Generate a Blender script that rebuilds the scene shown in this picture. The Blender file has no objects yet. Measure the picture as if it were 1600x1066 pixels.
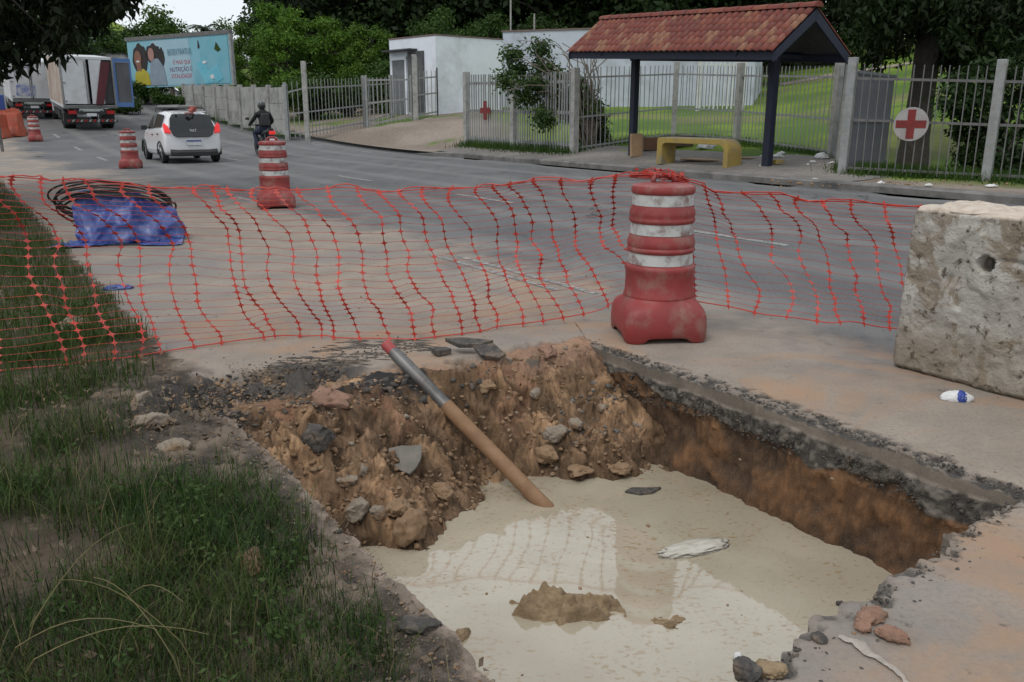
import bpy, bmesh, math, random
import numpy as np
from mathutils import Vector, Matrix, Euler

# ------------------------------------------------------------------ camera, sky, sun, exposure
scene = bpy.context.scene
col = scene.collection
H, F, PITCH = 1.42, 1320.0, math.atan(356 / 1320.0)
cam_d = bpy.data.cameras.new('camera'); cam = bpy.data.objects.new('camera', cam_d); col.objects.link(cam)
cam.location = (0, 0, H); cam.rotation_euler = (math.pi / 2 - PITCH, 0, 0)
cam_d.sensor_width = 36; cam_d.lens = 36 * F / 1600; cam_d.clip_end = 1500; cam_d.clip_start = .05
scene.camera = cam

SUN_EL, SUN_AZ = math.radians(58), math.radians(215)
world = bpy.data.worlds.new('World'); scene.world = world; world.use_nodes = True
wt = world.node_tree; wt.nodes.clear()
w_out = wt.nodes.new('ShaderNodeOutputWorld'); w_mix = wt.nodes.new('ShaderNodeMixShader')
w_b1 = wt.nodes.new('ShaderNodeBackground'); w_b2 = wt.nodes.new('ShaderNodeBackground')
w_sky = wt.nodes.new('ShaderNodeTexSky'); w_sky.sky_type = 'NISHITA'; w_sky.sun_disc = False
w_sky.sun_elevation = SUN_EL; w_sky.sun_rotation = SUN_AZ; w_sky.dust_density = 3
w_b1.inputs[1].default_value = .12
w_b2.inputs[0].default_value = (.90, .955, 1, 1); w_b2.inputs[1].default_value = 1.06
w_tc = wt.nodes.new('ShaderNodeTexCoord'); w_n = wt.nodes.new('ShaderNodeTexNoise')
w_n.inputs['Scale'].default_value = 2.6; w_n.inputs['Detail'].default_value = 5
w_r = wt.nodes.new('ShaderNodeMapRange'); w_r.inputs[1].default_value = .3; w_r.inputs[2].default_value = .6
w_r.inputs[3].default_value = .72; w_r.inputs[4].default_value = .97
L = wt.links.new
L(w_tc.outputs['Generated'], w_n.inputs['Vector']); L(w_n.outputs[0], w_r.inputs[0]); L(w_r.outputs[0], w_mix.inputs[0])
L(w_sky.outputs[0], w_b1.inputs[0]); L(w_b1.outputs[0], w_mix.inputs[1]); L(w_b2.outputs[0], w_mix.inputs[2]); L(w_mix.outputs[0], w_out.inputs[0])

sun_d = bpy.data.lights.new('sun', 'SUN'); sun = bpy.data.objects.new('sun', sun_d); col.objects.link(sun)
sun_d.energy = 1.25; sun_d.angle = math.radians(16); sun_d.color = (1, .95, .88)
sun.rotation_euler = Euler((math.pi / 2 - SUN_EL, 0, math.pi - SUN_AZ), 'XYZ')
vs = scene.view_settings
vs.view_transform = 'Standard'; vs.look = 'None'; vs.gamma = 1; vs.exposure = -.08; vs.use_curve_mapping = False

# ------------------------------------------------------------------ helpers
TH = math.atan2(.55, .835); CT, ST = math.cos(TH), math.sin(TH)
def rd(n, s): return (CT * n - ST * s, ST * n + CT * s)          # road frame (n across, s along) -> world
def to_ns(x, y): return (CT * x + ST * y, -ST * x + CT * y)
CP, SP = math.cos(PITCH), math.sin(PITCH)
def ray(u, v, t):
    dx = (u - 800) / F; dy = (533 - v) / F
    return Vector((dx * t, (CP + dy * SP) * t, H + (-SP + dy * CP) * t))
def gp(u, v, z=0.0):
    dy = (533 - v) / F
    return ray(u, v, (H - z) / (SP - dy * CP))

def _h(i, j, k, seed):
    n = (i * 374761393 + j * 668265263 + k * 2147483647 + seed * 1274126177) & 0xffffffff
    n = ((n ^ (n >> 13)) * 1274126177) & 0xffffffff
    n = ((n ^ (n >> 16)) * 2246822519) & 0xffffffff
    return ((n ^ (n >> 15)) & 0xffff) / 32767.5 - 1
def vnoise(x, y, z=0, seed=0):
    x, y, z = np.broadcast_arrays(np.asarray(x, float), np.asarray(y, float), np.asarray(z, float))
    xi, yi, zi = [np.floor(a).astype(np.int64) for a in (x, y, z)]
    f = [a - b for a, b in ((x, xi), (y, yi), (z, zi))]; f = [a * a * (3 - 2 * a) for a in f]
    r = 0
    for dx in (0, 1):
        for dy in (0, 1):
            for dz in (0, 1):
                w = (f[0] if dx else 1 - f[0]) * (f[1] if dy else 1 - f[1]) * (f[2] if dz else 1 - f[2])
                r = r + w * _h(xi + dx, yi + dy, zi + dz, seed)
    return r
def fbm(x, y, z=0, o=4, seed=0, g=.5):
    r = 0; a = 1; s = 1
    for k in range(o):
        r = r + a * vnoise(np.asarray(x) * s, np.asarray(y) * s, np.asarray(z) * s, seed + k * 17); a *= g; s *= 2.03
    return r
def worley(x, y, seed=0):
    x, y = np.broadcast_arrays(np.asarray(x, float), np.asarray(y, float)); xi, yi = np.floor(x).astype(np.int64), np.floor(y).astype(np.int64)
    f1 = np.full(x.shape, 9.); f2 = np.full(x.shape, 9.); idv = np.zeros(x.shape)
    for dx in (-1, 0, 1):
        for dy in (-1, 0, 1):
            cx, cy = xi + dx, yi + dy; px = cx + .5 + .45 * _h(cx, cy, 0 * cx, seed); py = cy + .5 + .45 * _h(cx, cy, 0 * cx + 7, seed); d = np.hypot(px - x, py - y)
            n_ = d < f1; f2 = np.where(n_, f1, np.minimum(f2, d)); idv = np.where(n_, _h(cx, cy, 0 * cx + 3, seed), idv); f1 = np.where(n_, d, f1)
    return f1, f2 - f1, idv
def sm(a, b, x):
    t = np.clip((np.asarray(x, float) - a) / (b - a), 0, 1); return t * t * (3 - 2 * t)

def tag(o, label=None, cat=None, group=None, kind=None):
    if label: o['label'] = label
    if cat: o['category'] = cat
    if group: o['group'] = group
    if kind: o['kind'] = kind
    return o
def link(name, me, mat=None, parent=None, **k):
    o = bpy.data.objects.new(name, me)
    if mat is not None and me is not None and not len(me.materials): me.materials.append(mat)
    col.objects.link(o); o.parent = parent
    return tag(o, **k)
def empty(name, loc, rz=0, **k):
    o = bpy.data.objects.new(name, None); col.objects.link(o); o.location = loc; o.rotation_euler = (0, 0, rz)
    o.empty_display_size = .1
    return tag(o, **k)
def mesh_np(V, Fq, smooth=False, colr=None):
    V = np.asarray(V, np.float32); Fq = np.asarray(Fq, np.int32); k = Fq.shape[1]
    me = bpy.data.meshes.new('m'); me.vertices.add(len(V)); me.vertices.foreach_set('co', V.ravel())
    me.loops.add(Fq.size); me.loops.foreach_set('vertex_index', Fq.ravel())
    me.polygons.add(len(Fq)); me.polygons.foreach_set('loop_start', np.arange(0, Fq.size, k, dtype=np.int32))
    try: me.polygons.foreach_set('loop_total', np.full(len(Fq), k, np.int32))
    except Exception: pass
    if smooth: me.polygons.foreach_set('use_smooth', np.ones(len(Fq), bool))
    if colr is not None:
        a = me.color_attributes.new('Col', 'FLOAT_COLOR', 'POINT'); a.data.foreach_set('color', np.asarray(colr, np.float32).ravel())
    me.update(calc_edges=True); me.validate()
    return me
def grid_faces(r, c, wrap=False):
    i, j = np.meshgrid(np.arange(r - 1), np.arange(c if wrap else c - 1), indexing='ij')
    j2 = (j + 1) % c
    return np.stack([i * c + j, i * c + j2, (i + 1) * c + j2, (i + 1) * c + j], -1).reshape(-1, 4)

class MB:
    def __init__(s): s.v = []; s.f = []
    def add(s, V, Fc):
        b = len(s.v); s.v += [tuple(p) for p in V]; s.f += [tuple(b + i for i in f) for f in Fc]; return s
    def box(s, c, d, rot=None, taper=1.0):
        x, y, z = [a / 2 for a in d]; V = []
        for sz in (-1, 1):
            k = taper if sz > 0 else 1
            for sx, sy in ((-1, -1), (1, -1), (1, 1), (-1, 1)): V.append(Vector((sx * x * k, sy * y * k, sz * z)))
        if rot is not None: V = [rot @ p for p in V]
        c = Vector(c)
        return s.add([p + c for p in V], [(3, 2, 1, 0), (4, 5, 6, 7), (0, 1, 5, 4), (1, 2, 6, 5), (2, 3, 7, 6), (3, 0, 4, 7)])
    def tube(s, pts, r, k=8, cap=True, closed=False, flat=1.0):
        pts = [Vector(p) for p in pts]; n = len(pts); V = []; rr = r if hasattr(r, '__len__') else [r] * n
        prev = None
        for i, p in enumerate(pts):
            if closed: d = pts[(i + 1) % n] - pts[i - 1]
            else: d = pts[min(i + 1, n - 1)] - pts[max(i - 1, 0)]
            d = d.normalized() if d.length > 1e-9 else Vector((0, 0, 1))
            if prev is None: prev = Vector((0, 0, 1)) if abs(d.z) < .9 else Vector((1, 0, 0))
            a = (prev - d * prev.dot(d)); a = a.normalized() if a.length > 1e-6 else d.orthogonal().normalized()
            prev = a; b = d.cross(a)
            for q in range(k):
                t = 2 * math.pi * q / k; V.append(p + a * (math.cos(t) * rr[i]) + b * (math.sin(t) * rr[i] * flat))
        Fc = []
        for i in range(n if closed else n - 1):
            i2 = (i + 1) % n
            for q in range(k): Fc.append((i * k + q, i * k + (q + 1) % k, i2 * k + (q + 1) % k, i2 * k + q))
        if cap and not closed: Fc += [tuple(range(k - 1, -1, -1)), tuple((n - 1) * k + q for q in range(k))]
        return s.add(V, Fc)
    def lathe(s, prof, k=24, c=(0, 0, 0), axis='Z', cap=True):
        V = []
        for r, z in prof:
            for q in range(k):
                t = 2 * math.pi * q / k; a, b = r * math.cos(t), r * math.sin(t)
                p = (a, b, z) if axis == 'Z' else ((z, a, b) if axis == 'X' else (a, z, b))
                V.append((p[0] + c[0], p[1] + c[1], p[2] + c[2]))
        n = len(prof); Fc = [(i * k + q, i * k + (q + 1) % k, (i + 1) * k + (q + 1) % k, (i + 1) * k + q) for i in range(n - 1) for q in range(k)]
        if cap: Fc += [tuple(range(k - 1, -1, -1)), tuple((n - 1) * k + q for q in range(k))]
        return s.add(V, Fc)
    def prism(s, poly, depth, fn):          # poly: 2D points, fn(a, b, h) -> 3D
        n = len(poly); V = [fn(a, b, 0) for a, b in poly] + [fn(a, b, depth) for a, b in poly]
        return s.add(V, [tuple(range(n))[::-1], tuple(range(n, 2 * n))] + [(i, (i + 1) % n, n + (i + 1) % n, n + i) for i in range(n)])
    def loft(s, secs, closed=True, cap=True):
        k = len(secs[0]); V = [p for q in secs for p in q]; Fc = []
        for i in range(len(secs) - 1):
            for j in range(k if closed else k - 1): Fc.append((i * k + j, i * k + (j + 1) % k, (i + 1) * k + (j + 1) % k, (i + 1) * k + j))
        if cap and closed: Fc += [tuple(range(k))[::-1], tuple((len(secs) - 1) * k + j for j in range(k))]
        return s.add(V, Fc)
    def mesh(s, smooth=False, fix=True):
        me = bpy.data.meshes.new('m'); me.from_pydata(s.v, [], s.f); me.update()
        if fix:
            bm = bmesh.new(); bm.from_mesh(me); bmesh.ops.recalc_face_normals(bm, faces=bm.faces); bm.to_mesh(me); bm.free()
        if smooth: me.polygons.foreach_set('use_smooth', [True] * len(me.polygons))
        return me
    def build(s, name, mat, parent=None, smooth=False, bevel=0, **k):
        me = s.mesh(smooth); o = link(name, me, mat, parent, **k)
        if bevel:
            m = o.modifiers.new('bevel', 'BEVEL'); m.width = bevel; m.segments = 2; m.limit_method = 'ANGLE'; m.angle_limit = math.radians(40)
        if smooth and not bevel:
            try: me.set_sharp_from_angle(angle=math.radians(38))
            except Exception: pass
        return o
def B(c, d, name, mat, parent, bevel=0, rot=None, taper=1.0, **k): return MB().box(c, d, rot, taper).build(name, mat, parent, bevel=bevel, **k)

def copy_tree(o, parent=None):
    c = o.copy(); col.objects.link(c); c.parent = parent
    for ch in list(o.children): copy_tree(ch, c)
    return c

# ------------------------------------------------------------------ materials
def S(r, g, b):
    f = lambda c: ((c / 255 + .055) / 1.055) ** 2.4 if c > 10 else c / 255 / 12.92
    return (f(r), f(g), f(b))
MATS = {}
class NT:
    def __init__(s, name):
        s.m = bpy.data.materials.new(name); s.m.use_nodes = True; s.t = s.m.node_tree; s.p = s.t.nodes['Principled BSDF']; MATS[name] = s.m
    def n(s, t, **k):
        o = s.t.nodes.new(t)
        for a, b in k.items():
            if a.startswith('i_'): o.inputs[a[2:].replace('_', ' ')].default_value = b
            else: setattr(o, a, b)
        return o
    def l(s, a, b): s.t.links.new(a, b)
    def noise(s, scale, detail=4, rough=.55, co=None, dist=0):
        x = s.n('ShaderNodeTexNoise'); x.inputs['Scale'].default_value = scale; x.inputs['Detail'].default_value = detail
        x.inputs['Roughness'].default_value = rough; x.inputs['Distortion'].default_value = dist
        if co is not None: s.l(co, x.inputs['Vector'])
        return x.outputs[0]
    def rng(s, v, a, b, c=0, d=1):
        x = s.n('ShaderNodeMapRange'); x.interpolation_type = 'SMOOTHSTEP'
        for i, q in enumerate((a, b, c, d)): x.inputs[i + 1].default_value = q
        s.l(v, x.inputs[0]); return x.outputs[0]
    def math(s, op, a, b=None):
        x = s.n('ShaderNodeMath', operation=op)
        for i, q in enumerate((a, b)):
            if q is None: continue
            if isinstance(q, (int, float)): x.inputs[i].default_value = q
            else: s.l(q, x.inputs[i])
        return x.outputs[0]
    def mix(s, f, a, b, mode='MIX'):
        x = s.n('ShaderNodeMix', data_type='RGBA', blend_type=mode)
        for i, q in ((0, f), (6, a), (7, b)):
            if isinstance(q, (int, float)): x.inputs[i].default_value = q
            elif isinstance(q, tuple): x.inputs[i].default_value = (*q[:3], 1)
            else: s.l(q, x.inputs[i])
        return x.outputs[2]
    def pos(s): return s.n('ShaderNodeNewGeometry').outputs['Position']
    def obj(s): return s.n('ShaderNodeTexCoord').outputs['Object']
    def bump(s, h, strength=.3, dist=.01):
        x = s.n('ShaderNodeBump'); x.inputs['Strength'].default_value = strength; x.inputs['Distance'].default_value = dist
        s.l(h, x.inputs['Height']); s.l(x.outputs[0], s.p.inputs['Normal'])
    def base(s, c):
        if isinstance(c, tuple): s.p.inputs['Base Color'].default_value = (*c, 1)
        else: s.l(c, s.p.inputs['Base Color'])
    def rough(s, r):
        if isinstance(r, (int, float)): s.p.inputs['Roughness'].default_value = r
        else: s.l(r, s.p.inputs['Roughness'])
def pm(name, c, c2=None, scale=8, rough=.7, bump=.0, bd=.01, metal=0, spec=.5, dirt=None, dscale=3, damt=.5, coat=0, space='obj', trans=0):
    """base colour with two noise tones, optional dirt patches and bump"""
    T = NT(name); co = T.obj() if space == 'obj' else T.pos()
    c2 = c2 or tuple(x * .8 for x in c)
    n1 = T.noise(scale, 5, .6, co); cc = T.mix(T.rng(n1, .3, .7), c, c2)
    if dirt: cc = T.mix(T.rng(T.noise(dscale, 6, .65, co), .48, .68, 0, damt), cc, dirt)
    T.base(cc); T.rough(rough); T.p.inputs['Metallic'].default_value = metal; T.p.inputs['Specular IOR Level'].default_value = spec
    if coat: T.p.inputs['Coat Weight'].default_value = coat; T.p.inputs['Coat Roughness'].default_value = .1
    if trans: T.p.inputs['Transmission Weight'].default_value = trans
    if bump: T.bump(T.noise(scale * 3, 5, .6, co), bump, bd)
    return T.m
def emis(name, c, st):
    T = NT(name); T.base(c); T.p.inputs['Emission Color'].default_value = (*c, 1); T.p.inputs['Emission Strength'].default_value = st; return T.m

white_paint = pm('white_paint', (.62, .63, .64), (.52, .53, .53), 3, .6, .1, .004, dirt=(.3, .28, .25), dscale=1.6, damt=.5)
fence_white = pm('fence_white', (.30, .31, .31), (.21, .22, .22), 5, .65, .15, .004, dirt=(.2, .18, .15), dscale=4, damt=.6)
fence_grey = pm('fence_grey', (.15, .15, .145), (.10, .10, .10), 5, .7, .2, .005, dirt=(.12, .1, .09), dscale=3, damt=.6)
concrete_post = pm('concrete_post', (.36, .36, .34), (.26, .26, .25), 6, .85, .3, .006, dirt=(.15, .13, .11), dscale=3, damt=.6)
wall_grey = pm('wall_grey', (.36, .36, .345), (.27, .27, .26), 1.2, .9, .2, .01, dirt=(.13, .13, .11), dscale=.9, damt=.7)
house_white = pm('house_white', (.74, .78, .84), (.66, .70, .76), 1.0, .8, .1, .006, dirt=(.42, .44, .45), dscale=.5, damt=.45)
house_grey = pm('house_grey', (.50, .54, .62), (.42, .46, .53), .8, .8, .1, .006, dirt=(.28, .3, .32), dscale=.7, damt=.55)
dark_trim = pm('dark_trim', (.03, .03, .035), (.05, .05, .05), 6, .6)
blue_wood = pm('blue_wood', (.008, .012, .03), (.012, .017, .036), 4, .65, .2, .004)
bark = pm('bark', (.050, .042, .034), (.028, .024, .02), 9, .95, .8, .02)
bark_pale = pm('bark_pale', (.2, .17, .14), (.12, .1, .08), 9, .95, .6, .02)
red_plastic = pm('red_plastic', (.28, .036, .034), (.215, .031, .030), 4, .55, .12, .004, dirt=(.26, .125, .105), dscale=5, damt=.85)
white_band = pm('white_band', (.52, .53, .52), (.42, .43, .42), 8, .5, .0, dirt=(.16, .07, .06), dscale=8, damt=.8)
orange_net = pm('orange_net', (.52, .046, .026), (.38, .032, .022), 6, .5)
net_backlit = pm('net_backlit', (.20, .028, .018), (.14, .02, .015), 6, .6)  # darker copy of the net colour: backlit look of the vertical strands painted in
black_rubber = pm('black_rubber', (.012, .012, .013), (.02, .02, .02), 12, .55)
black_plastic = pm('black_plastic', (.02, .02, .021), (.03, .03, .03), 12, .5)
steel = pm('steel', (.19, .185, .18), (.10, .098, .095), 7, .5, .1, .002, metal=.6, dirt=(.12, .1, .09), dscale=9, damt=.7)
rust = pm('rust', (.27, .155, .082), (.20, .108, .055), 9, .75, .3, .003, dirt=(.16, .09, .05), dscale=6, damt=.6)
tarp_blue = pm('tarp_blue', (.036, .066, .25), (.06, .10, .31), 4, .40, .5, .01, dirt=(.2, .23, .38), dscale=4, damt=.6)
car_white = pm('car_white', (.72, .73, .75), (.68, .69, .71), 2, .3, coat=.6)
glass_dark = pm('glass_dark', (.008, .010, .012), (.012, .014, .016), 3, .06, spec=.6)
chrome = pm('chrome', (.5, .5, .5), None, 8, .2, metal=1)
lamp_red = pm('lamp_red', (.42, .01, .012), (.3, .01, .01), 20, .2, coat=.5)
lamp_lit = emis('lamp_lit', (.75, .03, .03), .35)
plate_white = pm('plate_white', (.62, .64, .66), None, 10, .5)
plate_blue = pm('plate_blue', (.03, .06, .3), None, 10, .5)
yellow_paint = pm('yellow_paint', (.36, .25, .055), (.27, .20, .07), 3, .7, .3, .005, dirt=(.2, .18, .14), dscale=2.2, damt=.9)
bench_top = pm('bench_top', (.33, .32, .28), (.24, .23, .2), 5, .8, .3, .005, dirt=(.30, .22, .07), dscale=3, damt=.5)
cardboard = pm('cardboard', (.36, .24, .14), (.28, .18, .1), 4, .85, .1, .004)
litter_white = pm('litter_white', (.68, .68, .68), (.55, .55, .54), 9, .5, .3, .006)
pink_red = pm('pink_red', (.42, .08, .07), (.3, .05, .05), 7, .6)
cross_red = pm('cross_red', (.20, .018, .016), (.15, .015, .014), 6, .6)
disc_white = pm('disc_white', (.36, .34, .335), (.29, .275, .27), 6, .6, dirt=(.3, .25, .22), dscale=5, damt=.4)
path_mat = pm('path_mat', (.36, .30, .26), (.26, .21, .18), 1.2, .95, .3, .02, space='pos')
kerb_mat = pm('kerb_mat', (.20, .19, .18), (.12, .115, .11), 3, .9, .4, .01, space='pos', dirt=(.05, .05, .05), dscale=1.3, damt=.8)
line_paint = None
# ------------------------------------------------------------------ the ground materials
def pavement():
    T = NT('pavement'); P = T.pos()
    def dot(v):
        x = T.n('ShaderNodeVectorMath', operation='DOT_PRODUCT'); x.inputs[1].default_value = v; T.l(P, x.inputs[0]); return x.outputs['Value']
    n, s = dot((CT, ST, 0)), dot((-ST, CT, 0))
    big = T.noise(.45, 5, .6, P); mid = T.noise(2.3, 6, .62, P); fine = T.noise(55, 4, .7, P); grit = T.noise(190, 2, .6, P); spots = T.noise(9, 5, .7, P)
    # streaks run along the road
    m = T.n('ShaderNodeMapping'); m.inputs['Rotation'].default_value = (0, 0, -TH); m.inputs['Scale'].default_value = (2.2, .16, 1); T.l(P, m.inputs[0])
    streak = T.noise(1.1, 5, .6, m.outputs[0])
    asph = T.mix(T.rng(fine, .35, .68), (.088, .088, .093), (.18, .18, .183))
    asph = T.mix(T.rng(streak, .35, .68, 0, .45), asph, (.18, .177, .174))
    asph = T.mix(T.rng(big, .42, .62, 0, .4), asph, (.075, .076, .08))
    vo = T.n('ShaderNodeTexVoronoi', feature='DISTANCE_TO_EDGE'); vo.inputs['Scale'].default_value = .55
    wv = T.n('ShaderNodeVectorMath', operation='MULTIPLY_ADD'); wn_ = T.n('ShaderNodeTexNoise'); wn_.inputs['Scale'].default_value = 2.2; wn_.inputs['Detail'].default_value = 6; T.l(P, wn_.inputs['Vector']); T.l(wn_.outputs['Color'], wv.inputs[0]); wv.inputs[1].default_value = (.9, .9, 0); T.l(P, wv.inputs[2]); T.l(wv.outputs[0], vo.inputs['Vector'])
    crack = T.math('MULTIPLY', T.rng(vo.outputs['Distance'], .003, .011, .85, 0), T.rng(T.noise(.22, 3, .5, P), .48, .58))
    asph = T.mix(crack, asph, (.03, .03, .03))
    asph = T.mix(T.rng(T.noise(.8, 5, .7, P, .8), .60, .70, 0, .55), asph, (.06, .06, .062))
    dust = T.mix(T.rng(mid, .3, .7), (.335, .283, .236), (.25, .213, .180))
    dust = T.mix(T.rng(fine, .42, .75, 0, .7), dust, (.19, .165, .14)); dust = T.mix(T.rng(T.noise(28, 5, .75, P), .56, .72, 0, .55), dust, (.15, .13, .11))
    dust = T.mix(T.rng(big, .46, .62, 0, .7), dust, (.205, .195, .19))
    warm = T.rng(T.noise(1.15, 6, .65, P, 1.2), .46, .66, 0, .75)
    near = T.math('MULTIPLY', warm, T.rng(s, 4.5, 9, 1, .12))
    dust = T.mix(near, dust, (.36, .225, .14))
    dust = T.mix(T.rng(spots, .62, .70, 0, .8), dust, (.115, .095, .08))
    nn = T.math('ADD', n, T.math('MULTIPLY', T.math('SUBTRACT', big, .5), 3.2))
    nn = T.math('ADD', nn, T.math('MULTIPLY', T.math('SUBTRACT', mid, .5), 1.6))
    nn = T.math('ADD', nn, T.rng(s, 8, 34, 0, 2.2))
    near_flat = T.rng(s, -1, 4.2, .6, 0)
    dm = T.rng(T.math('SUBTRACT', nn, near_flat), 3.9, 5.3, 1, 0)
    c = T.mix(dm, asph, dust)
    # tyre lines
    tr = T.math('ABSOLUTE', T.math('SUBTRACT', T.math('PINGPONG', T.math('SUBTRACT', n, 4.2), 1.75), .9))
    c = T.mix(T.math('MULTIPLY', T.rng(tr, .05, .4, .32, 0), T.rng(n, 3.6, 4.6)), c, (.24, .235, .225))
    # dirt verge
    soil = T.mix(T.rng(mid, .3, .7), (.095, .070, .050), (.05, .04, .030))
    soil = T.mix(T.rng(spots, .55, .7, 0, .7), soil, (.2, .155, .12))
    ne = T.math('ADD', n, T.math('MULTIPLY', T.math('SUBTRACT', T.noise(4, 5, .65, P), .5), .32))
    edge = T.rng(ne, .93, 1.0, 1, 0)
    c = T.mix(edge, c, soil)
    at = T.n('ShaderNodeAttribute', attribute_name='Col')
    vc = T.mix(T.rng(fine, .25, .75, 0, .55), at.outputs['Color'], (.05, .045, .04), 'MIX')
    vc = T.mix(T.rng(grit, .4, .8, 0, .35), vc, (.42, .36, .3), 'MIX')
    vc = T.mix(.5, at.outputs['Color'], vc)
    c = T.mix(at.outputs['Alpha'], c, vc)
    T.base(c); T.rough(.88); T.p.inputs['Specular IOR Level'].default_value = .25
    hh = T.math('ADD', fine, T.math('MULTIPLY', grit, .5)); T.bump(T.math('ADD', hh, T.math('MULTIPLY', spots, 1.2)), .5, .006)
    return T.m
pavement_mat = pavement()
def vcol(name, rough=.95, fs=40, bump=.6, bd=.01, wet=0):
    T = NT(name); P = T.pos(); at = T.n('ShaderNodeAttribute', attribute_name='Col')
    f = T.noise(fs, 5, .68, P); g = T.noise(fs * 4, 3, .6, P)
    c = T.mix(T.rng(f, .3, .75, .0, .6), at.outputs['Color'], (.45, .45, .45), 'MULTIPLY')
    c = T.mix(T.rng(g, .5, .8, 0, .35), c, (1.7, 1.6, 1.5), 'MULTIPLY')
    T.base(c); T.rough(rough); T.p.inputs['Specular IOR Level'].default_value = .3
    T.bump(T.math('ADD', f, T.math('MULTIPLY', g, .4)), bump, bd); return T.m
soil_mat = vcol('soil', .95, 46, .8, .011)
terrain_mat = vcol('terrain', .97, 9, .5, .03)
def worn_paint():
    T = NT('worn_paint'); P = T.pos()
    a = T.rng(T.noise(14, 6, .7, P), .44, .62); T.base(T.mix(a, (.16, .155, .15), (.36, .35, .335))); T.rough(.8)
    return T.m
line_paint = worn_paint()
def water_m():
    T = NT('muddy_water'); P = T.pos()
    m = T.n('ShaderNodeMapping'); m.inputs['Rotation'].default_value = (0, 0, .12); m.inputs['Scale'].default_value = (1, 1.5, 1); T.l(P, m.inputs[0])
    a = T.noise(1.6, 4, .5, P); scum = T.noise(34, 3, .5, m.outputs[0], .3); dens = T.noise(3.2, 3, .5, P)
    c = T.mix(T.rng(a, .35, .65), (.43, .38, .295), (.365, .32, .24)); c = T.mix(T.rng(T.noise(.75, 4, .6, P, .8), .50, .68, 0, .5), c, (.27, .22, .15)); c = T.mix(T.rng(T.noise(70, 3, .6, P), .56, .70, 0, .35), c, (.30, .235, .15))
    sc = T.rng(T.math('ADD', scum, T.math('MULTIPLY', T.math('SUBTRACT', dens, .5), .42)), .56, .74, 0, .75)
    c = T.mix(sc, c, (.27, .185, .085)); T.base(c)
    T.rough(T.math('ADD', T.math('MULTIPLY', sc, .25), .03)); T.p.inputs['IOR'].default_value = 1.58
    T.p.inputs['Specular IOR Level'].default_value = 1.0
    T.bump(T.noise(7, 2, .5, P), .03, .004)
    return T.m
water_mat = water_m()
rock_mat = pm('rock', (.27, .225, .18), (.2, .155, .115), 14, .95, .9, .008, dirt=(.22, .135, .075), dscale=7, damt=.95)
clod_mat = pm('clod', (.27, .175, .105), (.20, .125, .07), 12, .95, .8, .008, dirt=(.32, .24, .16), dscale=8, damt=.5)
pink_clod = pm('pink_clod', (.30, .175, .125), (.22, .125, .085), 16, .95, 1, .012, dirt=(.2, .13, .09), dscale=9, damt=.8)
asphalt_chip = pm('asphalt_chip', (.048, .044, .041), (.10, .09, .08), 30, .95, .9, .006, dirt=(.19, .14, .10), dscale=12, damt=.8)
mud_mat = pm('mud', (.30, .215, .13), (.22, .155, .09), 14, .9, 1, .010, dirt=(.17, .12, .07), dscale=8, damt=.8)
slab_grey = pm('slab_grey', (.20, .18, .155), (.145, .132, .115), 14, .85, .3, .003)

# ------------------------------------------------------------------ terrain heights
def zroad(s): return np.where(np.asarray(s) > 27, .0021 * (np.asarray(s, float) - 27) ** 2, 0)
ctrl = [(730, 225, 31), (803, 232, 28.5), (897, 238, 25.5), (1052, 216, 27.5), (1150, 223, 24.5), (1299, 242, 20.6), (1318, 272, 18), (1545, 284, 16.4), (1640, 290, 15.7),
        (988, 243, 23.8), (1198, 260, 19.5), (1145, 257, 20.1), (612, 179, 42), (683, 178, 40), (783, 176, 42), (600, 200, 36), (520, 205, 36), (450, 197, 38), (480, 199, 38), (290, 190, 50),
        (960, 168, 44), (1090, 167, 42), (1250, 168, 40), (1240, 125, 60), (1450, 150, 38), (1500, 90, 50), (1600, 75, 52), (1350, 175, 32), (650, 181, 40.5), (1700, 200, 24), (1425, 262, 21), (1000, 200, 33), (1200, 195, 32)]
cp = [tuple(ray(*c)) for c in ctrl]
for s_ in list(range(-12, 28, 3)) + list(range(28, 100, 5)):
    for nn_, dz in ((14.4, .10), (15.3, .13)): x, y = rd(nn_, s_); cp.append((x, y, dz + float(zroad(s_))))
for n_, s_, z_ in ((30, -12, 1.2), (60, -12, 5), (60, 10, 7), (75, 40, 8), (75, 80, 8), (45, 100, 6), (70, 110, 8), (25, 100, 6), (30, 60, 2.6), (45, 60, 4.5)):
    x, y = rd(n_, s_); cp.append((x, y, z_))
cp = np.array(cp)
def _tps(r2): return np.where(r2 > 0, r2 * np.log(r2 + 1e-12), 0) * .5
_n = len(cp); _A = np.zeros((_n + 3, _n + 3)); _d = ((cp[:, None, :2] - cp[None, :, :2]) ** 2).sum(-1)
_A[:_n, :_n] = _tps(_d) + np.eye(_n) * 2.0; _A[:_n, _n] = 1; _A[:_n, _n + 1:] = cp[:, :2]; _A[_n:, :_n] = _A[:_n, _n:].T
_w = np.linalg.solve(_A, np.r_[cp[:, 2], 0, 0, 0])
def tz(x, y):
    x = np.atleast_1d(np.asarray(x, float)); y = np.atleast_1d(np.asarray(y, float)); sh = x.shape; q = np.stack([x.ravel(), y.ravel()], -1)
    out = np.empty(len(q))
    for i in range(0, len(q), 20000):
        d = ((q[i:i + 20000, None] - cp[None, :, :2]) ** 2).sum(-1); out[i:i + 20000] = _tps(d) @ _w[:_n] + _w[_n] + q[i:i + 20000] @ _w[_n + 1:]
    n, s = to_ns(q[:, 0], q[:, 1]); lo = zroad(s) + .1
    out = np.clip(out, -.1, 11)
    k = sm(14.4, 15.4, n); out = lo * (1 - k) + out * k
    return out.reshape(sh)
def tzf(x, y): return float(tz(x, y)[0])

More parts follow.
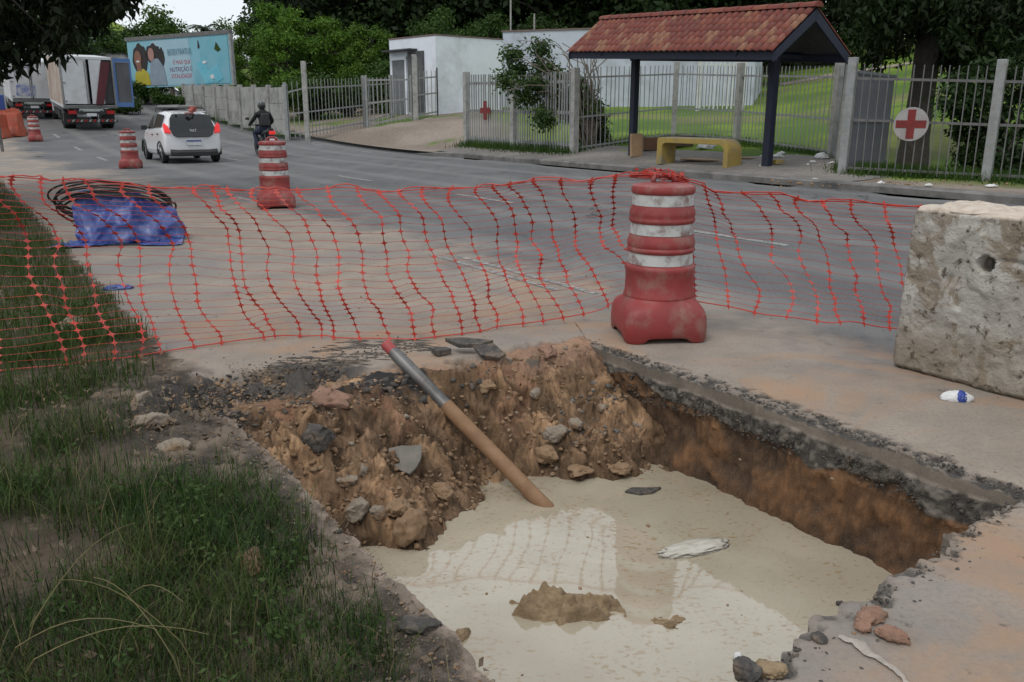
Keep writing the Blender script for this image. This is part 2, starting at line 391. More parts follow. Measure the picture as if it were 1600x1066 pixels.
# base ground out to the horizon, far below
base = mesh_np([(-900, -300, -1.6), (900, -300, -1.6), (900, 1200, -1.6), (-900, 1200, -1.6)], [(0, 1, 2, 3)])
link('ground', base, pm('far_ground', (.1, .12, .05), (.08, .09, .04), .02, .95, space='pos'), kind='structure')

# terrain beyond the kerb
nl = np.unique(np.r_[np.arange(14.4, 30, .4), np.arange(30, 90, 1.2)]); sl = np.unique(np.r_[np.arange(-14, 60, .5), np.arange(60, 130, 2)])
NN, SS = np.meshgrid(nl, sl, indexing='ij'); X, Y = rd(NN, SS); Z = tz(X, Y) + .03 * fbm(X * .9, Y * .9, o=3, seed=5) * sm(15, 17, NN)
p730, p683 = ray(730, 225, 31), ray(700, 178, 41)
side = (X - p730.x) * (p683.y - p730.y) - (Y - p730.y) * (p683.x - p730.x)        # > 0 right of the fence line
lawn = sm(14, 30, side + .8 * fbm(X * .5, Y * .5, seed=9)) * sm(15.6, 16.4, NN + .3 * fbm(X, Y, seed=3))
leftg = sm(52, 58, SS) + sm(.6, .75, fbm(X * .35, Y * .35, seed=21) + .035 * (SS - 38)) * sm(15.0, 16.5, NN)
g1 = np.stack([.165 + 0 * X, .245 + 0 * X, .024 + 0 * X], -1); g2 = np.array([.08, .15, .018]); dirt = np.array([.30, .25, .21]); dirt2 = np.array([.215, .175, .145])
k = sm(-.4, .5, fbm(X * .6, Y * .6, seed=2))[..., None]; gg = g1 * k + g2 * (1 - k)
k2 = sm(.2, .6, fbm(X * .25, Y * .25, seed=33))[..., None] * .5; gg = gg * (1 - k2) + np.array([.2, .17, .09]) * k2
k = sm(-.5, .5, fbm(X * .5, Y * .5, seed=12))[..., None]; dd = dirt * k + dirt2 * (1 - k)
gm = np.clip(np.maximum(lawn, leftg * .9), 0, 1)[..., None]
cc = np.concatenate([gg * gm + dd * (1 - gm), np.ones(X.shape + (1,))], -1)
link('terrain', mesh_np(np.stack([X, Y, Z], -1).reshape(-1, 3), grid_faces(len(nl), len(sl)), True, cc.reshape(-1, 4)), terrain_mat, kind='structure')

# road sheet and verge with a cut-out for the dug pit
PIN = (1.0, 3.27); PIS = (1.30, 4.07)            # pit rectangle in the road frame
PON = (.30, 3.95); POS = (.35, 5.35)             # the finely modelled ground round it
nl = np.unique(np.r_[-14, -8, -5, -3, -1, -.2, PON[0], 1.0, 2, 3, PON[1], np.arange(4.5, 14.5, .9), 14.4]); sl = np.unique(np.r_[np.arange(-14, -1, 2), -.3, POS[0], 1.5, 2.5, 3.5, 4.4, POS[1], np.arange(6, 27, 1.5), np.arange(27, 130, 3)])
NN, SS = np.meshgrid(nl, sl, indexing='ij'); X, Y = rd(NN, SS); Z = zroad(SS)
Fq = grid_faces(len(nl), len(sl)); V = np.stack([X, Y, Z], -1).reshape(-1, 3)
cn = np.stack([NN, SS], -1).reshape(-1, 2)[Fq].mean(1)
inside = (cn[:, 0] > PON[0]) & (cn[:, 0] < PON[1]) & (cn[:, 1] > POS[0]) & (cn[:, 1] < POS[1])
road = cn[:, 0] > 1.0
def sub(V, Fq):
    u, inv = np.unique(Fq, return_inverse=True); return V[u], inv.reshape(Fq.shape)
def plain(me):
    a = me.color_attributes.new('Col', 'FLOAT_COLOR', 'POINT'); a.data.foreach_set('color', np.zeros(len(me.vertices) * 4, np.float32)); return me
link('road', plain(mesh_np(*sub(V, Fq[road & ~inside]))), pavement_mat, kind='structure')
link('verge', plain(mesh_np(*sub(V, Fq[~road & ~inside]))), pavement_mat, kind='structure')

# ------------------------------------------------------------------ the dug pit: rim ring + walls as one sheet
def perim(N=(340, 190, 230, 230)):
    a, b = PIN; c, d = PIS; A, Bq = PON; Cq, D = POS
    ic = [(b, c + .13), (b, d), (a, d), (a, c - .12)]; oc = [(Bq, Cq), (Bq, D), (A, D), (A, Cq)]
    I, O, E = [], [], []
    for e in range(4):
        for q in range(N[e]):
            t = q / N[e]; p0, p1 = ic[e], ic[(e + 1) % 4]; o0, o1 = oc[e], oc[(e + 1) % 4]
            I.append((p0[0] + (p1[0] - p0[0]) * t, p0[1] + (p1[1] - p0[1]) * t)); O.append((o0[0] + (o1[0] - o0[0]) * t, o0[1] + (o1[1] - o0[1]) * t)); E.append(e + t)
    return np.array(I), np.array(O), np.array(E)
I, O, E = perim(); e_ = np.floor(E).astype(int); tt = E - e_
inw = np.array([(-1, 0), (0, -1), (1, 0), (0, 1)], float)
# blend the inward normal round the corners
nrm = inw[e_].copy()
for c_ in range(4):
    m = (e_ == c_) & (tt > .94); k = ((tt[m] - .94) / .12)[:, None]; nrm[m] = inw[c_] * (1 - k) + inw[(c_ + 1) % 4] * k
    m = (e_ == c_) & (tt < .06); k = (.5 + tt[m] / .12)[:, None]; nrm[m] = inw[c_ - 1] * (1 - k) + inw[c_] * k
amp = np.array([.016, .07, .022, .045])[e_]
J = (fbm(I[:, 0] * 3, I[:, 1] * 3, o=3, seed=4) * amp * .8 + fbm(I[:, 0] * 14, I[:, 1] * 14, o=3, seed=14) * amp * .6)
I2 = I - nrm * J[:, None]
MR = 84; kk = np.linspace(1, 0, MR) ** 2.0
rim = O[None] * kk[:, None, None] + I2[None] * (1 - kk[:, None, None])
dist = np.linalg.norm(rim - I2[None], axis=-1)
rn, rs = rim[..., 0], rim[..., 1]; EE = np.broadcast_to(e_, dist.shape)
hi = fbm(rn * 9, rs * 9, o=4, seed=8); hf = fbm(rn * 32, rs * 32, o=3, seed=28)
Zr = np.zeros(dist.shape)
fade = 1 - sm(.5, .95, kk)[:, None]
right_like = (EE == 0) | (EE == 3)
crumb = (1 - sm(.10, .17, dist + .05 * hi + .03 * hf)) * (EE == 0) + (1 - sm(.025, .07, dist + .02 * hi + .02 * hf)) * (EE == 3) * .8
Zr += crumb * (-.012 + .010 * hf + .009 * hi)
leftm = sm(1.12, .85, rn) * fade
wl_ = worley(rn * 24, rs * 24, 15); Zr += leftm * (.012 * hi + .008 * hf + .006 + .012 * np.clip(.5 - wl_[0], 0, 1) * (1 + wl_[2]) + .01 * sm(.1, .6, fbm(rn * 26, rs * 26, o=2, seed=88)))
# broken asphalt hollow beyond the far left corner
hol = np.clip(1 - np.hypot((rn - 1.25) / .75, (rs - 4.35) / .45), 0, 1) * fade
Zr += sm(0, .5, hol) * (-.055 + .07 * hi + .03 * hf)
farm = (EE == 1) * (1 - sm(.03, .22, dist + .12 * hi)) * fade
Zr += farm * (-.03 + .03 * hi + .018 * hf)
# colours for the broken edges (alpha = how much they replace the pavement)
crust = np.array([.062, .058, .054]); crust2 = np.array([.20, .17, .145]); soilc = np.array([.26, .165, .10]); pink = np.array([.40, .25, .18]); darkc = np.array([.035, .033, .033])
C4 = np.zeros(dist.shape + (4,))
def put(mask, colr):
    a = C4[..., 3]; na = np.clip(np.maximum(a, mask), 0, 1); k = np.clip(mask, 0, 1)[..., None]
    w = np.where(a[..., None] > 1e-3, k, 1.0); C4[..., :3] = C4[..., :3] * (1 - w) + colr * w; C4[..., 3] = na
kcol = sm(-.35, .5, hf + .6 * hi)[..., None]
put(crumb * 1.0, crust * (1 - kcol) + crust2 * 1.1 * kcol)
lm = sm(1.10, .98, rn + .05 * hi) * fade
kc = sm(-.3, .6, fbm(rn * 5, rs * 5, o=4, seed=41))[..., None]
put(lm, (np.array([.050, .040, .032]) * (1 - kc) + np.array([.150, .115, .088]) * kc) * (.6 + .6 * kcol))
put((1 - sm(.015, .07, dist + .05 * hi + .03 * hf)) * (EE == 2), np.array([.26, .205, .165]) * (.75 + .4 * kcol))
put(sm(.05, .45, hol + .12 * hi) * .97, (np.array([.15, .105, .07]) * kc + np.array([.05, .045, .042]) * (1 - kc)))
dk = sm(.1, .3, fbm(rn * 4.2, rs * 4.2, o=3, seed=77)) * sm(.1, .4, hol); put(dk, darkc + 0 * kc)
put(farm, soilc * (.7 + .6 * kc)); put(farm * sm(.0, .4, fbm(rn * 5, rs * 5, seed=55)), pink + 0 * kc)
# walls
dz = np.r_[np.arange(.008, .22, .008), np.arange(.22, .81, .025)]; MW = len(dz) + 1
wz = -dz[:, None] + 0 * E[None] + Zr[-1][None]
al = np.cumsum(np.r_[0, np.linalg.norm(np.diff(I2, axis=0), axis=1)])[None] + 0 * wz
wn = fbm(al * 5, wz * 7, o=4, seed=61); wf = fbm(al * 30, wz * 40, o=3, seed=62)
l1 = -.075 + .012 * fbm(al * 2, al * 0, seed=3); l2 = -.15 + .05 * fbm(al * 3.1, al * 0 + 3, o=4, seed=6)
smooth = sm(.012, -.004, l1 - wz)
band = sm(-.006, .006, l1 - wz) * sm(-.01, .01, wz - l2)
soilw = sm(-.01, .012, l2 - wz)
ins = smooth * .002 * wn + band * (.003 + .005 * wf + .005 * wn) + soilw * (-.012 + .020 * wn + .008 * wf + .04 * sm(-.35, -.6, wz))
tool = fbm(al * 38, wz * 3, o=3, seed=66); wk = worley(al * 26, wz * 26, 5); ins = ins + soilw * .006 * tool + (soilw * .007 + band * .006) * (np.clip(.55 - wk[0], 0, 1) * (1 + wk[2]))
wp = I2[None] + nrm[None] * ins[..., None]
kw = sm(-.4, .5, wn)[..., None]; kf = sm(-.4, .6, wf)[..., None]
wc = smooth[..., None] * np.array([.185, .155, .125]) * (.85 + .3 * kw) + band[..., None] * (np.array([.05, .046, .042]) * (1 - kf) + np.array([.17, .15, .13]) * kf)
wc = wc + soilw[..., None] * (np.array([.165, .080, .034]) * kw + np.array([.085, .046, .024]) * (1 - kw)) * (.75 + .4 * kf)
wc = wc * (1 + (soilw * (.16 * tool + .14 * wk[2]) + band * .3 * wk[2]))[..., None]
damp = sm(-.46, -.56, wz + .03 * wn)[..., None]; wc = wc * (1 - .35 * damp)
wc = np.concatenate([wc, np.ones(wz.shape + (1,))], -1)
allp = np.concatenate([rim, wp], 0); allz = np.concatenate([Zr, wz], 0); allc = np.concatenate([C4, wc], 0)
X, Y = rd(allp[..., 0], allp[..., 1])
link('pit_pavement', mesh_np(np.stack([X, Y, allz], -1).reshape(-1, 3), grid_faces(allp.shape[0], allp.shape[1], True), True, allc.reshape(-1, 4)), pavement_mat, kind='structure')

# slumped earth on the far side of the pit
gn = np.arange(.93, 3.32, .011); gs = np.arange(2.5, 4.24, .011); NN, SS = np.meshgrid(gn, gs, indexing='ij')
sh = np.interp(gn, [.9, 1.2, 1.44, 1.6, 1.78, 2.08, 2.3, 2.5, 2.75, 3.0, 3.3], [3.36, 3.42, 3.36, 3.18, 3.33, 3.47, 3.6, 3.55, 3.36, 3.3, 3.22])[:, None]
top = np.interp(gn, [.9, 1.2, 1.6, 2.0, 2.25, 2.6, 3.3], [4.0, 4.02, 4.12, 4.12, 3.98, 4.1, 4.08])[:, None]
WL = -.55
f = (top - SS) / (top - sh); prof = np.where(f < 1, np.sign(f) * np.abs(f) ** np.interp(gn, [.9, 1.5, 1.9, 2.2, 2.4, 3.3], [1.5, 1.6, 1.2, .72, .8, 1.0])[:, None], 1 + (f - 1) * 1.3)
big = fbm(NN * 3.2, SS * 3.2, o=3, seed=101); med = fbm(NN * 9, SS * 9, o=4, seed=102); fin = fbm(NN * 34, SS * 34, o=3, seed=103)
ridge = 1 - np.abs(fbm(NN * 6, SS * 6, o=3, seed=104))
SZ = np.clip(prof, -.3, 3) * WL + (.035 * big + .045 * med + .022 * fin + .030 * (ridge - .6) + .016 * sm(.0, .35, fbm(NN * 17, SS * 17, o=2, seed=140))) * sm(-.05, .2, f) * (1 - .5 * sm(.85, 1.1, f))
pipe_g = np.exp(-((NN - np.interp(SS, [3.3, 3.6, 4.0, 4.6], [2.40, 2.33, 2.22, 2.1])) / .16) ** 2); SZ = SZ - .11 * pipe_g * sm(-.05, .15, f) * sm(1.15, .8, f)
SZ = np.minimum(SZ, np.where(f < 0, .012 + .02 * med, 9))
w1 = worley(NN * 11 + .3 * med, SS * 11 + .3 * big, 7); w2 = worley(NN * 24 + .3 * fin, SS * 24, 8); w3 = worley(NN * 48, SS * 48, 9)
clod = .030 * np.clip(.5 - w1[0], 0, 1) * (1 + w1[2]) + .018 * np.clip(.55 - w2[0], 0, 1) * (1 + w2[2]) + .008 * np.clip(.55 - w3[0], 0, 1) * (1 + w3[2])
SZ = SZ + clod * 1.6 * sm(-.05, .1, f) * (1 - .6 * sm(.95, 1.1, f)) - .012
SZ = np.where(f < -.12, -.05, SZ)
kb = sm(-.5, .5, big + .5 * med)[..., None]; km = sm(-.3, .5, fbm(NN * 7, SS * 7, o=4, seed=110))[..., None]
sc = (np.array([.33, .205, .118]) * kb + np.array([.225, .142, .086]) * (1 - kb)) * (.6 + .6 * km)
crk = (sm(.10, .0, w1[1]) * .35 + sm(.12, .0, w2[1]) * .3)[..., None]; sc = sc * (1 - crk) * (1 + .22 * w1[2] + .18 * w2[2] + .12 * w3[2])[..., None]
rr_ = sm(.15, .6, fbm(NN * 4, SS * 4, seed=120))[..., None] * sm(.75, .2, f)[..., None]; sc = sc * (1 - rr_ * .6) + np.array([.31, .165, .10]) * rr_ * .6
bl = (sm(.25, .05, f) * sm(.0, .35, fbm(NN * 5, SS * 5, seed=121)) * sm(2.5, 2.1, NN))[..., None]; sc = sc * (1 - bl) + np.array([.04, .038, .037]) * bl
pk = (sm(.3, .05, f) * sm(2.55, 2.75, NN))[..., None] * .6; sc = sc * (1 - pk) + pink * pk
wet = sm(.88, 1.02, f + .05 * med)[..., None]; sc = sc * (1 - .3 * wet)
dsl = sm(.0, .15, f) * sm(1.15, .95, f); wz1 = worley(NN * 17, SZ * 17, 31); wz2 = worley(NN * 36, SZ * 36, 32)
S3 = SS - dsl * (.022 * fbm(NN * 12, SZ * 14, o=3, seed=150) + .020 * np.clip(.55 - wz1[0], 0, 1) * (1 + wz1[2]) + .016 * np.clip(.55 - wz2[0], 0, 1)); N3 = NN + dsl * .012 * fbm(NN * 20, SZ * 20, o=2, seed=151)
sc = sc * (1 + dsl * (.20 * wz1[2] + .16 * wz2[2] - .35 * sm(.1, .0, wz1[1])))[..., None]
X, Y = rd(N3, S3)
slope_z = lambda n, s: float(SZ[min(max(int((n - .93) / .011), 0), len(gn) - 1), min(max(int((s - 2.5) / .011), 0), len(gs) - 1)])
link('dirt_slope', mesh_np(np.stack([X, Y, SZ], -1).reshape(-1, 3), grid_faces(len(gn), len(gs)), True, np.concatenate([sc, np.ones(NN.shape + (1,))], -1).reshape(-1, 4)), soil_mat, kind='structure')
# water
wv = [rd(*p) for p in ((.9, 1.0), (3.36, 1.2), (3.36, 3.9), (.9, 3.9))]
link('water', mesh_np([(x, y, WL) for x, y in wv], [(0, 1, 2, 3)]), water_mat, kind='structure')
wb = [rd(*p) for p in ((.85, 1.0), (3.4, 1.2), (3.4, 4.2), (.85, 4.2))]
link('pit_floor', mesh_np([(x, y, -.79) for x, y in wb], [(0, 1, 2, 3)], colr=[(.2, .13, .07, 1)] * 4), soil_mat, kind='structure')

# markings
def strip(name, n0, n1, s0, s1, mat, dz=.004):
    k = max(2, int((s1 - s0) / 1.5) + 1); V = []
    for s_ in np.linspace(s0, s1, k):
        for n_ in (n0, n1): x, y = rd(n_, s_); V.append((x, y, float(zroad(s_)) + dz))
    return link(name, mesh_np(V, grid_faces(k, 2)), mat, kind='structure')
for s0, s1 in ((5.55, 7.75), (13.2, 15.2), (29, 31), (34.5, 36.5), (41, 43)):
    if s0 < 8: strip('lane_marking', 4.06, 4.13, s0, s1, line_paint); strip('lane_marking', 4.24, 4.31, s0 - .3, s1 - .25, line_paint)
    else: strip('lane_marking', 4.14, 4.26, s0, s1, line_paint)
for s0 in (-1, 6.1, 11.6, 17.2, 22.7, 26.8, 32, 37.5): strip('lane_marking', 7.62, 7.74, s0, s0 + 1.9, line_paint)
strip('lane_marking', 7.62, 7.74, 7.0 - .3, 8.3, line_paint, .005)
for s0 in (24.6, 29.5, 34.5): strip('edge_line', 13.2, 13.3, s0, s0 + 2.6, line_paint)
# kerb and sidewalk
secs = []
for s_ in np.arange(-12, 28.6, .6):
    dip = 1 - float(sm(25.8, 28.2, s_)); j = .02 * float(fbm(s_ * .8, 0, seed=7)); q = []
    for n_, z_ in ((14.32 + j, -.05), (14.32 + j, .10 * dip + .012), (14.36 + j, .13 * dip + .012), (14.62, .135 * dip + .012), (14.62, -.05)):
        x, y = rd(n_, s_); q.append((x, y, z_ + float(zroad(s_))))
    secs.append(q)
MB().loft(secs).build('kerb', kerb_mat, kind='structure')
def sidewalk():
    # concrete platform under the shelter: from the kerb back to the fence
    a = np.linspace(0, 1, 40); b = np.linspace(0, 1, 14); far, nearp = 27.3, 10.4; V = []
    for i in a:
        s_ = far + (nearp - far) * i
        for j in b:
            n1 = 17.6 + .2 * math.sin(i * 9); n_ = 14.63 + (n1 - 14.63) * j; x, y = rd(n_, s_); V.append((x, y, max(tzf(x, y), .12) + .012))
    V = np.array(V); F_ = grid_faces(40, 14); k = sm(-.5, .5, fbm(V[:, 0] * .8, V[:, 1] * .8, seed=71))[:, None]
    c = np.array([.27, .25, .23]) * k + np.array([.19, .178, .165]) * (1 - k); c = np.concatenate([c, np.ones((len(V), 1))], 1)
    link('sidewalk', mesh_np(V, F_, True, c), terrain_mat, kind='structure')
sidewalk()
def hill_path():
    pts = [ray(1215, 140, 55), ray(1300, 112, 58), ray(1400, 95, 56), ray(1500, 76, 54), ray(1620, 60, 52)]; V = []
    for i in range(25):
        t = i / 24 * 4; k = min(int(t), 3); p = pts[k].lerp(pts[k + 1], t - k)
        for w in np.linspace(-2, 2, 6): q = (p.x + w * .1, p.y + w, 0); V.append((q[0], q[1], tzf(q[0], q[1]) + .05))
    link('path', mesh_np(V, grid_faces(25, 6), True), path_mat, kind='structure')
hill_path()
def surf(x, y):
    n, s = to_ns(x, y)
    if PIN[0] < n < PIN[1] and PIS[0] < s < 4.15: return max(slope_z(n, s) if s > 2.5 else WL, WL)
    if n > 14.4: return tzf(x, y)
    return float(zroad(s))
def hit(u, v):
    t = 1.8
    while t < 60:
        p = ray(u, v, t)
        if p.z <= surf(p.x, p.y): return p
        t += .01 if t < 9 else .05
    return ray(u, v, 60)
# ------------------------------------------------------------------ traffic barrels
def barrel_meshes():
    secs = []
    def sec(hw, z, rnd, foot=0.0):
        q = []
        for i in range(64):
            t = 2 * math.pi * (i + .5) / 64; c, s_ = math.cos(t), math.sin(t)
            e = rnd; r = hw / (abs(c) ** e + abs(s_) ** e) ** (1 / e)
            x, y = r * c, r * s_; k = min(1, max(0, (min(abs(x), abs(y)) / hw - .45) / .2)); zz = z + foot * (1 - k) * .035
            q.append((x, y, zz))
        return q
    for hw, z, rnd, ft in ((.215, .03, 8, 1), (.258, .0, 8, 1), (.270, .02, 8, 1), (.272, .10, 8, 0), (.267, .165, 8, 0), (.257, .20, 7, 0), (.245, .225, 5, 0), (.235, .245, 3, 0), (.229, .262, 2.2, 0), (.226, .275, 2, 0)): secs.append(sec(hw, z, rnd, ft))
    base = MB().loft(secs)
    seg = []
    for prof in ([(.10, .262), (.224, .262), (.230, .272), (.230, .284), (.223, .296), (.221, .37), (.221, .43), (.227, .445), (.228, .462), (.222, .474), (.211, .484), (.15, .488)],
                 [(.15, .556), (.208, .558), (.214, .566), (.220, .574), (.218, .584), (.212, .594), (.217, .606), (.216, .63), (.208, .655), (.203, .672), (.15, .676)],
                 [(.15, .744), (.201, .746), (.206, .753), (.212, .762), (.210, .772), (.205, .782), (.209, .794), (.208, .818), (.200, .842), (.196, .856), (.15, .860)],
                 [(.15, .926), (.194, .928), (.2, .936), (.203, .948), (.202, .965), (.196, .978), (.16, .987), (.08, .997), (.0, .999)]):
        seg.append(MB().lathe(prof, 40, cap=False))
    body = MB()
    for m in seg: body.add(m.v, m.f)
    bands = [MB().lathe([(.12, a), (r0, a), (r1, b), (.12, b)], 40, cap=False) for r0, r1, a, b in ((.2085, .205, .4865, .5575), (.200, .198, .675, .745), (.193, .1915, .858, .927))]
    handle = MB().tube([(-.07, 0, .985), (-.066, 0, 1.02), (-.04, 0, 1.04), (.04, 0, 1.04), (.066, 0, 1.02), (.07, 0, .985)], .017, 8)
    return base.mesh(True), body.mesh(True), [b.mesh(True) for b in bands], handle.mesh(True)
_bm = barrel_meshes()
for m in [_bm[0], _bm[1]] + _bm[2]:
    m.set_sharp_from_angle(angle=math.radians(50))
def barrel(loc, rz, label, sc=1.0, tilt=0):
    o = empty('traffic_barrel', loc, rz, label=label, cat='traffic barrel', group='red and white traffic barrels along the works'); o.scale = (sc, sc, sc); o.rotation_euler[0] = tilt
    link('base', _bm[0], red_plastic, o); link('body', _bm[1], red_plastic, o)
    for b in _bm[2]: link('white_band', b, white_band, o)
    link('handle', _bm[3], red_plastic, o)
    return o
def on_road(u, v):
    p = gp(u, v); return p
p = gp(1026, 522); BAR = p.copy(); barrel((p.x, p.y, 0), math.radians(6), 'large red and white striped traffic barrel standing at the edge of the pit')
p = gp(432, 324); barrel((p.x, p.y, 0), math.radians(22), 'striped traffic barrel in the road right of the blue tarp', 1.02)
p = gp(205, 263); barrel((p.x, p.y, 0), math.radians(12), 'striped traffic barrel standing left behind the white car', .98)
p = hit(56, 221); barrel((p.x, p.y, float(zroad(to_ns(p.x, p.y)[1]))), math.radians(30), 'small distant striped traffic barrel behind the truck, beside the orange barriers', .98)
# stacked orange barriers far left
jersey = pm('jersey_plastic', (.42, .085, .04), (.34, .065, .035), 3, .55, dirt=(.32, .16, .1), dscale=3, damt=.6)
def far_at(u, v, n):
    # place on the road surface at cross position n under pixel column u
    best = None
    for s_ in np.arange(20, 90, .1):
        x, y = rd(n, s_)
        dep = y * CP + (H - float(zroad(s_))) * SP; uu = 800 + F * x / dep
        if best is None or abs(uu - u) < best[0]: best = (abs(uu - u), x, y, float(zroad(s_)))
    return best[1:]
def jersey_barrier(u, v, rz, label, h=.95):
    p = hit(u, v); o = empty('water_barrier', (p.x, p.y, float(zroad(to_ns(p.x, p.y)[1]))), rz, label=label, cat='road barrier', group='orange plastic barriers stacked on the shoulder')
    secs = [[(x, y, z) for x, z in ((-.22, 0), (.22, 0), (.22, .12 * h), (.12, .42 * h), (.09, h), (-.09, h), (-.12, .42 * h), (-.22, .12 * h))] for y in (-.52, -.5, 0, .5, .52)]
    MB().loft(secs).build('body', jersey, o, bevel=.02)
    for y in (-.28, .28): MB().box((0, y, h + .02), (.07, .2, .05)).build('grip', jersey, o, bevel=.01)
for u, v, rz, lab in ((4, 216, .2, 'orange plastic road barrier cut by the left edge of the picture'), (20, 213, 1.2, 'orange plastic road barrier second from the left edge'), (33, 211, .4, 'orange plastic road barrier nearest to the distant striped barrel'), (14, 205, 2.2, 'orange plastic road barrier standing behind the front row')): jersey_barrier(u, v, rz, lab)

# ------------------------------------------------------------------ orange safety net
def interp3(pts, n):
    P = np.array([tuple(ray(*p)) for p in pts]); d = np.r_[0, np.cumsum(np.linalg.norm(np.diff(P[:, :2], axis=0), axis=1))]
    t = np.linspace(0, d[-1], n); return np.stack([np.interp(t, d, P[:, k]) for k in range(3)], -1), t
def net(root, top, bot, ncol, nrow, seed, shift, bunch):
    rng = np.random.default_rng(seed); SUB = 3; C = (ncol - 1) * SUB + 1; RS = 2; R = (nrow - 1) * RS + 1
    T_, _ = interp3(top, C); B_, _ = interp3(bot, C); a = np.linspace(0, ncol - 1, C)[None]; b = np.linspace(0, 1, R)[:, None]
    jit = np.interp(a[0], np.arange(ncol), rng.normal(0, .022, ncol))[None]
    bb = b + .03 * np.sin(b * 9 + a * .15) * b * (1 - b) * 4
    bb = np.clip(bb, 0, 1); bb = bb ** (1 + bunch * (1 - bb))
    P = T_[None] * (1 - bb[..., None]) + B_[None] * bb[..., None]
    al = (B_[-1] - B_[0]); al[2] = 0; al /= np.linalg.norm(al); pn = np.array([-al[1], al[0], 0])
    lean = shift * (.62 * sm(0, .45, b) + .06 * sm(.40, .50, b) + .5 * sm(.5, 1, b) - .55) + .012 * np.sin(b * 7 + a * .8) + jit + .035 * vnoise(a * .6, b * 5, seed=seed) + .018 * vnoise(a * 1.3 + 4, b * 11, seed=seed + 5)
    env = np.clip(np.minimum(a / 2, (ncol - 1 - a) / 1.5), 0, 1)
    P += al * (lean * env)[..., None]
    bil = (.16 * np.sin(np.pi * b) * np.sin(a * .27 + 1) + .10 * np.exp(-((b - .43) / .12) ** 2) + .05 * vnoise(a * .7, b * 4, seed=seed + 1) + .03 * vnoise(a * 1.5, b * 9, seed=seed + 7)) * np.sin(np.pi * np.clip(b, .02, .98)) ** .5
    P += pn * bil[..., None]; P[..., 2] += (.018 * vnoise(a * .9, b * 7, seed=seed + 2) - .03 * np.exp(-((b - .43) / .08) ** 2)) * env
    P[..., 2] = np.maximum(P[..., 2], .012)
    for r in range(nrow):
        rad = .0040 if r in (0, nrow - 1) else .0012
        pts = P[r * RS].copy(); MB().tube(pts, rad, 4).build('horizontal_strand', orange_net, root)
        if r == 0:
            q = pts.copy(); q[:, 2] += .012 * np.sin(np.arange(C) * .7) + .006; q += rng.normal(0, .004, q.shape); MB().tube(q, .004, 4).build('top_cord', orange_net, root)
    star = [(math.cos(i * math.pi / 4) * (.024 if i % 2 == 0 else .0095), math.sin(i * math.pi / 4) * (.024 if i % 2 == 0 else .0095)) for i in range(8)]
    for c in range(ncol):
        m = MB(); cp_ = P[:, c * SUB]; vs_ = MB().tube(cp_, .0024, 4).build('vertical_strand', net_backlit, root)
        for r in range(nrow):
            o = Vector(cp_[r * RS]); c0 = max(c * SUB - 1, 0); c1 = min(c * SUB + 1, C - 1); x = Vector(P[r * RS, c1] - P[r * RS, c0]).normalized()
            y = Vector(cp_[min(r * RS + 1, R - 1)] - cp_[max(r * RS - 1, 0)]); y = y.normalized() if y.length > 1e-6 else Vector((0, 0, 1))
            k = rng.uniform(.85, 1.15); z = x.cross(y); z = z.normalized() if z.length > 1e-6 else Vector((0, 1, 0))
            m.prism([(p_ * k, q_ * k) for p_, q_ in star], .003, lambda p_, q_, h_: o + x * p_ + y * q_ * 1.1 + z * (h_ - .0015))
        m.build('knots', orange_net, vs_, kind='stuff')
    return P
NET = empty('safety_net', (0, 0, 0), label='orange plastic safety netting strung from the grass verge past the barrel to the concrete block', cat='safety net')
net(NET, [(-70, 264, 4.9), (0, 268, 4.95), (140, 277, 5.15), (300, 290, 5.35), (420, 293, 5.5), (600, 295, 5.6), (700, 295, 5.7), (800, 288, 5.8), (900, 280, 5.8), (985, 276, 5.72), (1022, 274, 5.72)],
    [(-80, 590, 4.7), (0, 580, 4.8), (140, 565, 4.98), (290, 541, 5.3), (400, 530, 5.46), (520, 533, 5.4), (600, 534, 5.4), (690, 520, 5.58), (770, 508, 5.75), (860, 494, 5.85), (948, 466, 5.85), (1005, 452, 5.85)], 29, 26, 3, .36, .28)
net(NET, [(1072, 283, 5.5), (1150, 295, 5.55), (1250, 308, 5.5), (1340, 318, 5.45), (1440, 324, 5.4)], [(1086, 470, 5.65), (1180, 490, 5.6), (1290, 501, 5.5), (1400, 516, 5.4), (1450, 520, 5.3)], 10, 23, 9, .2, .35)
# the bunch tied over the barrel's head
rng = np.random.default_rng(5); m = MB(); a0, a1, a2 = ray(985, 275, 5.66), ray(1028, 273, 5.36), ray(1072, 283, 5.5); top_c = Vector((BAR.x, BAR.y, 1.045))
for i in range(26):
    pts = []
    j = [Vector(rng.normal(0, .022, 3)) for _ in range(4)]
    for p_, q_ in ((a0, j[0] * .3), (a0.lerp(top_c, .6) + Vector((0, 0, .012)), j[1]), (top_c, j[2]), (top_c.lerp(a2, .5), j[3] * .8), (a2, j[3] * .5)): pts.append(p_ + q_)
    for p_ in pts:
        if p_.z < 1.0 and math.hypot(p_.x - BAR.x, p_.y - BAR.y) < .2: p_.z = 1.0 + .02 * rng.random()
    m.tube(pts, .0026, 4)
star = [(math.cos(i * math.pi / 4) * (.018 if i % 2 == 0 else .007), math.sin(i * math.pi / 4) * (.018 if i % 2 == 0 else .007)) for i in range(8)]
for i in range(30):
    o = top_c + Vector((rng.normal(0, .07), rng.normal(0, .04), rng.normal(.0, .018))); q = Euler(rng.uniform(0, 6, 3)).to_matrix()
    m.prism(star, .003, lambda x_, y_, h_: o + q @ Vector((x_, y_, h_)))
m.build('knot', orange_net, NET)

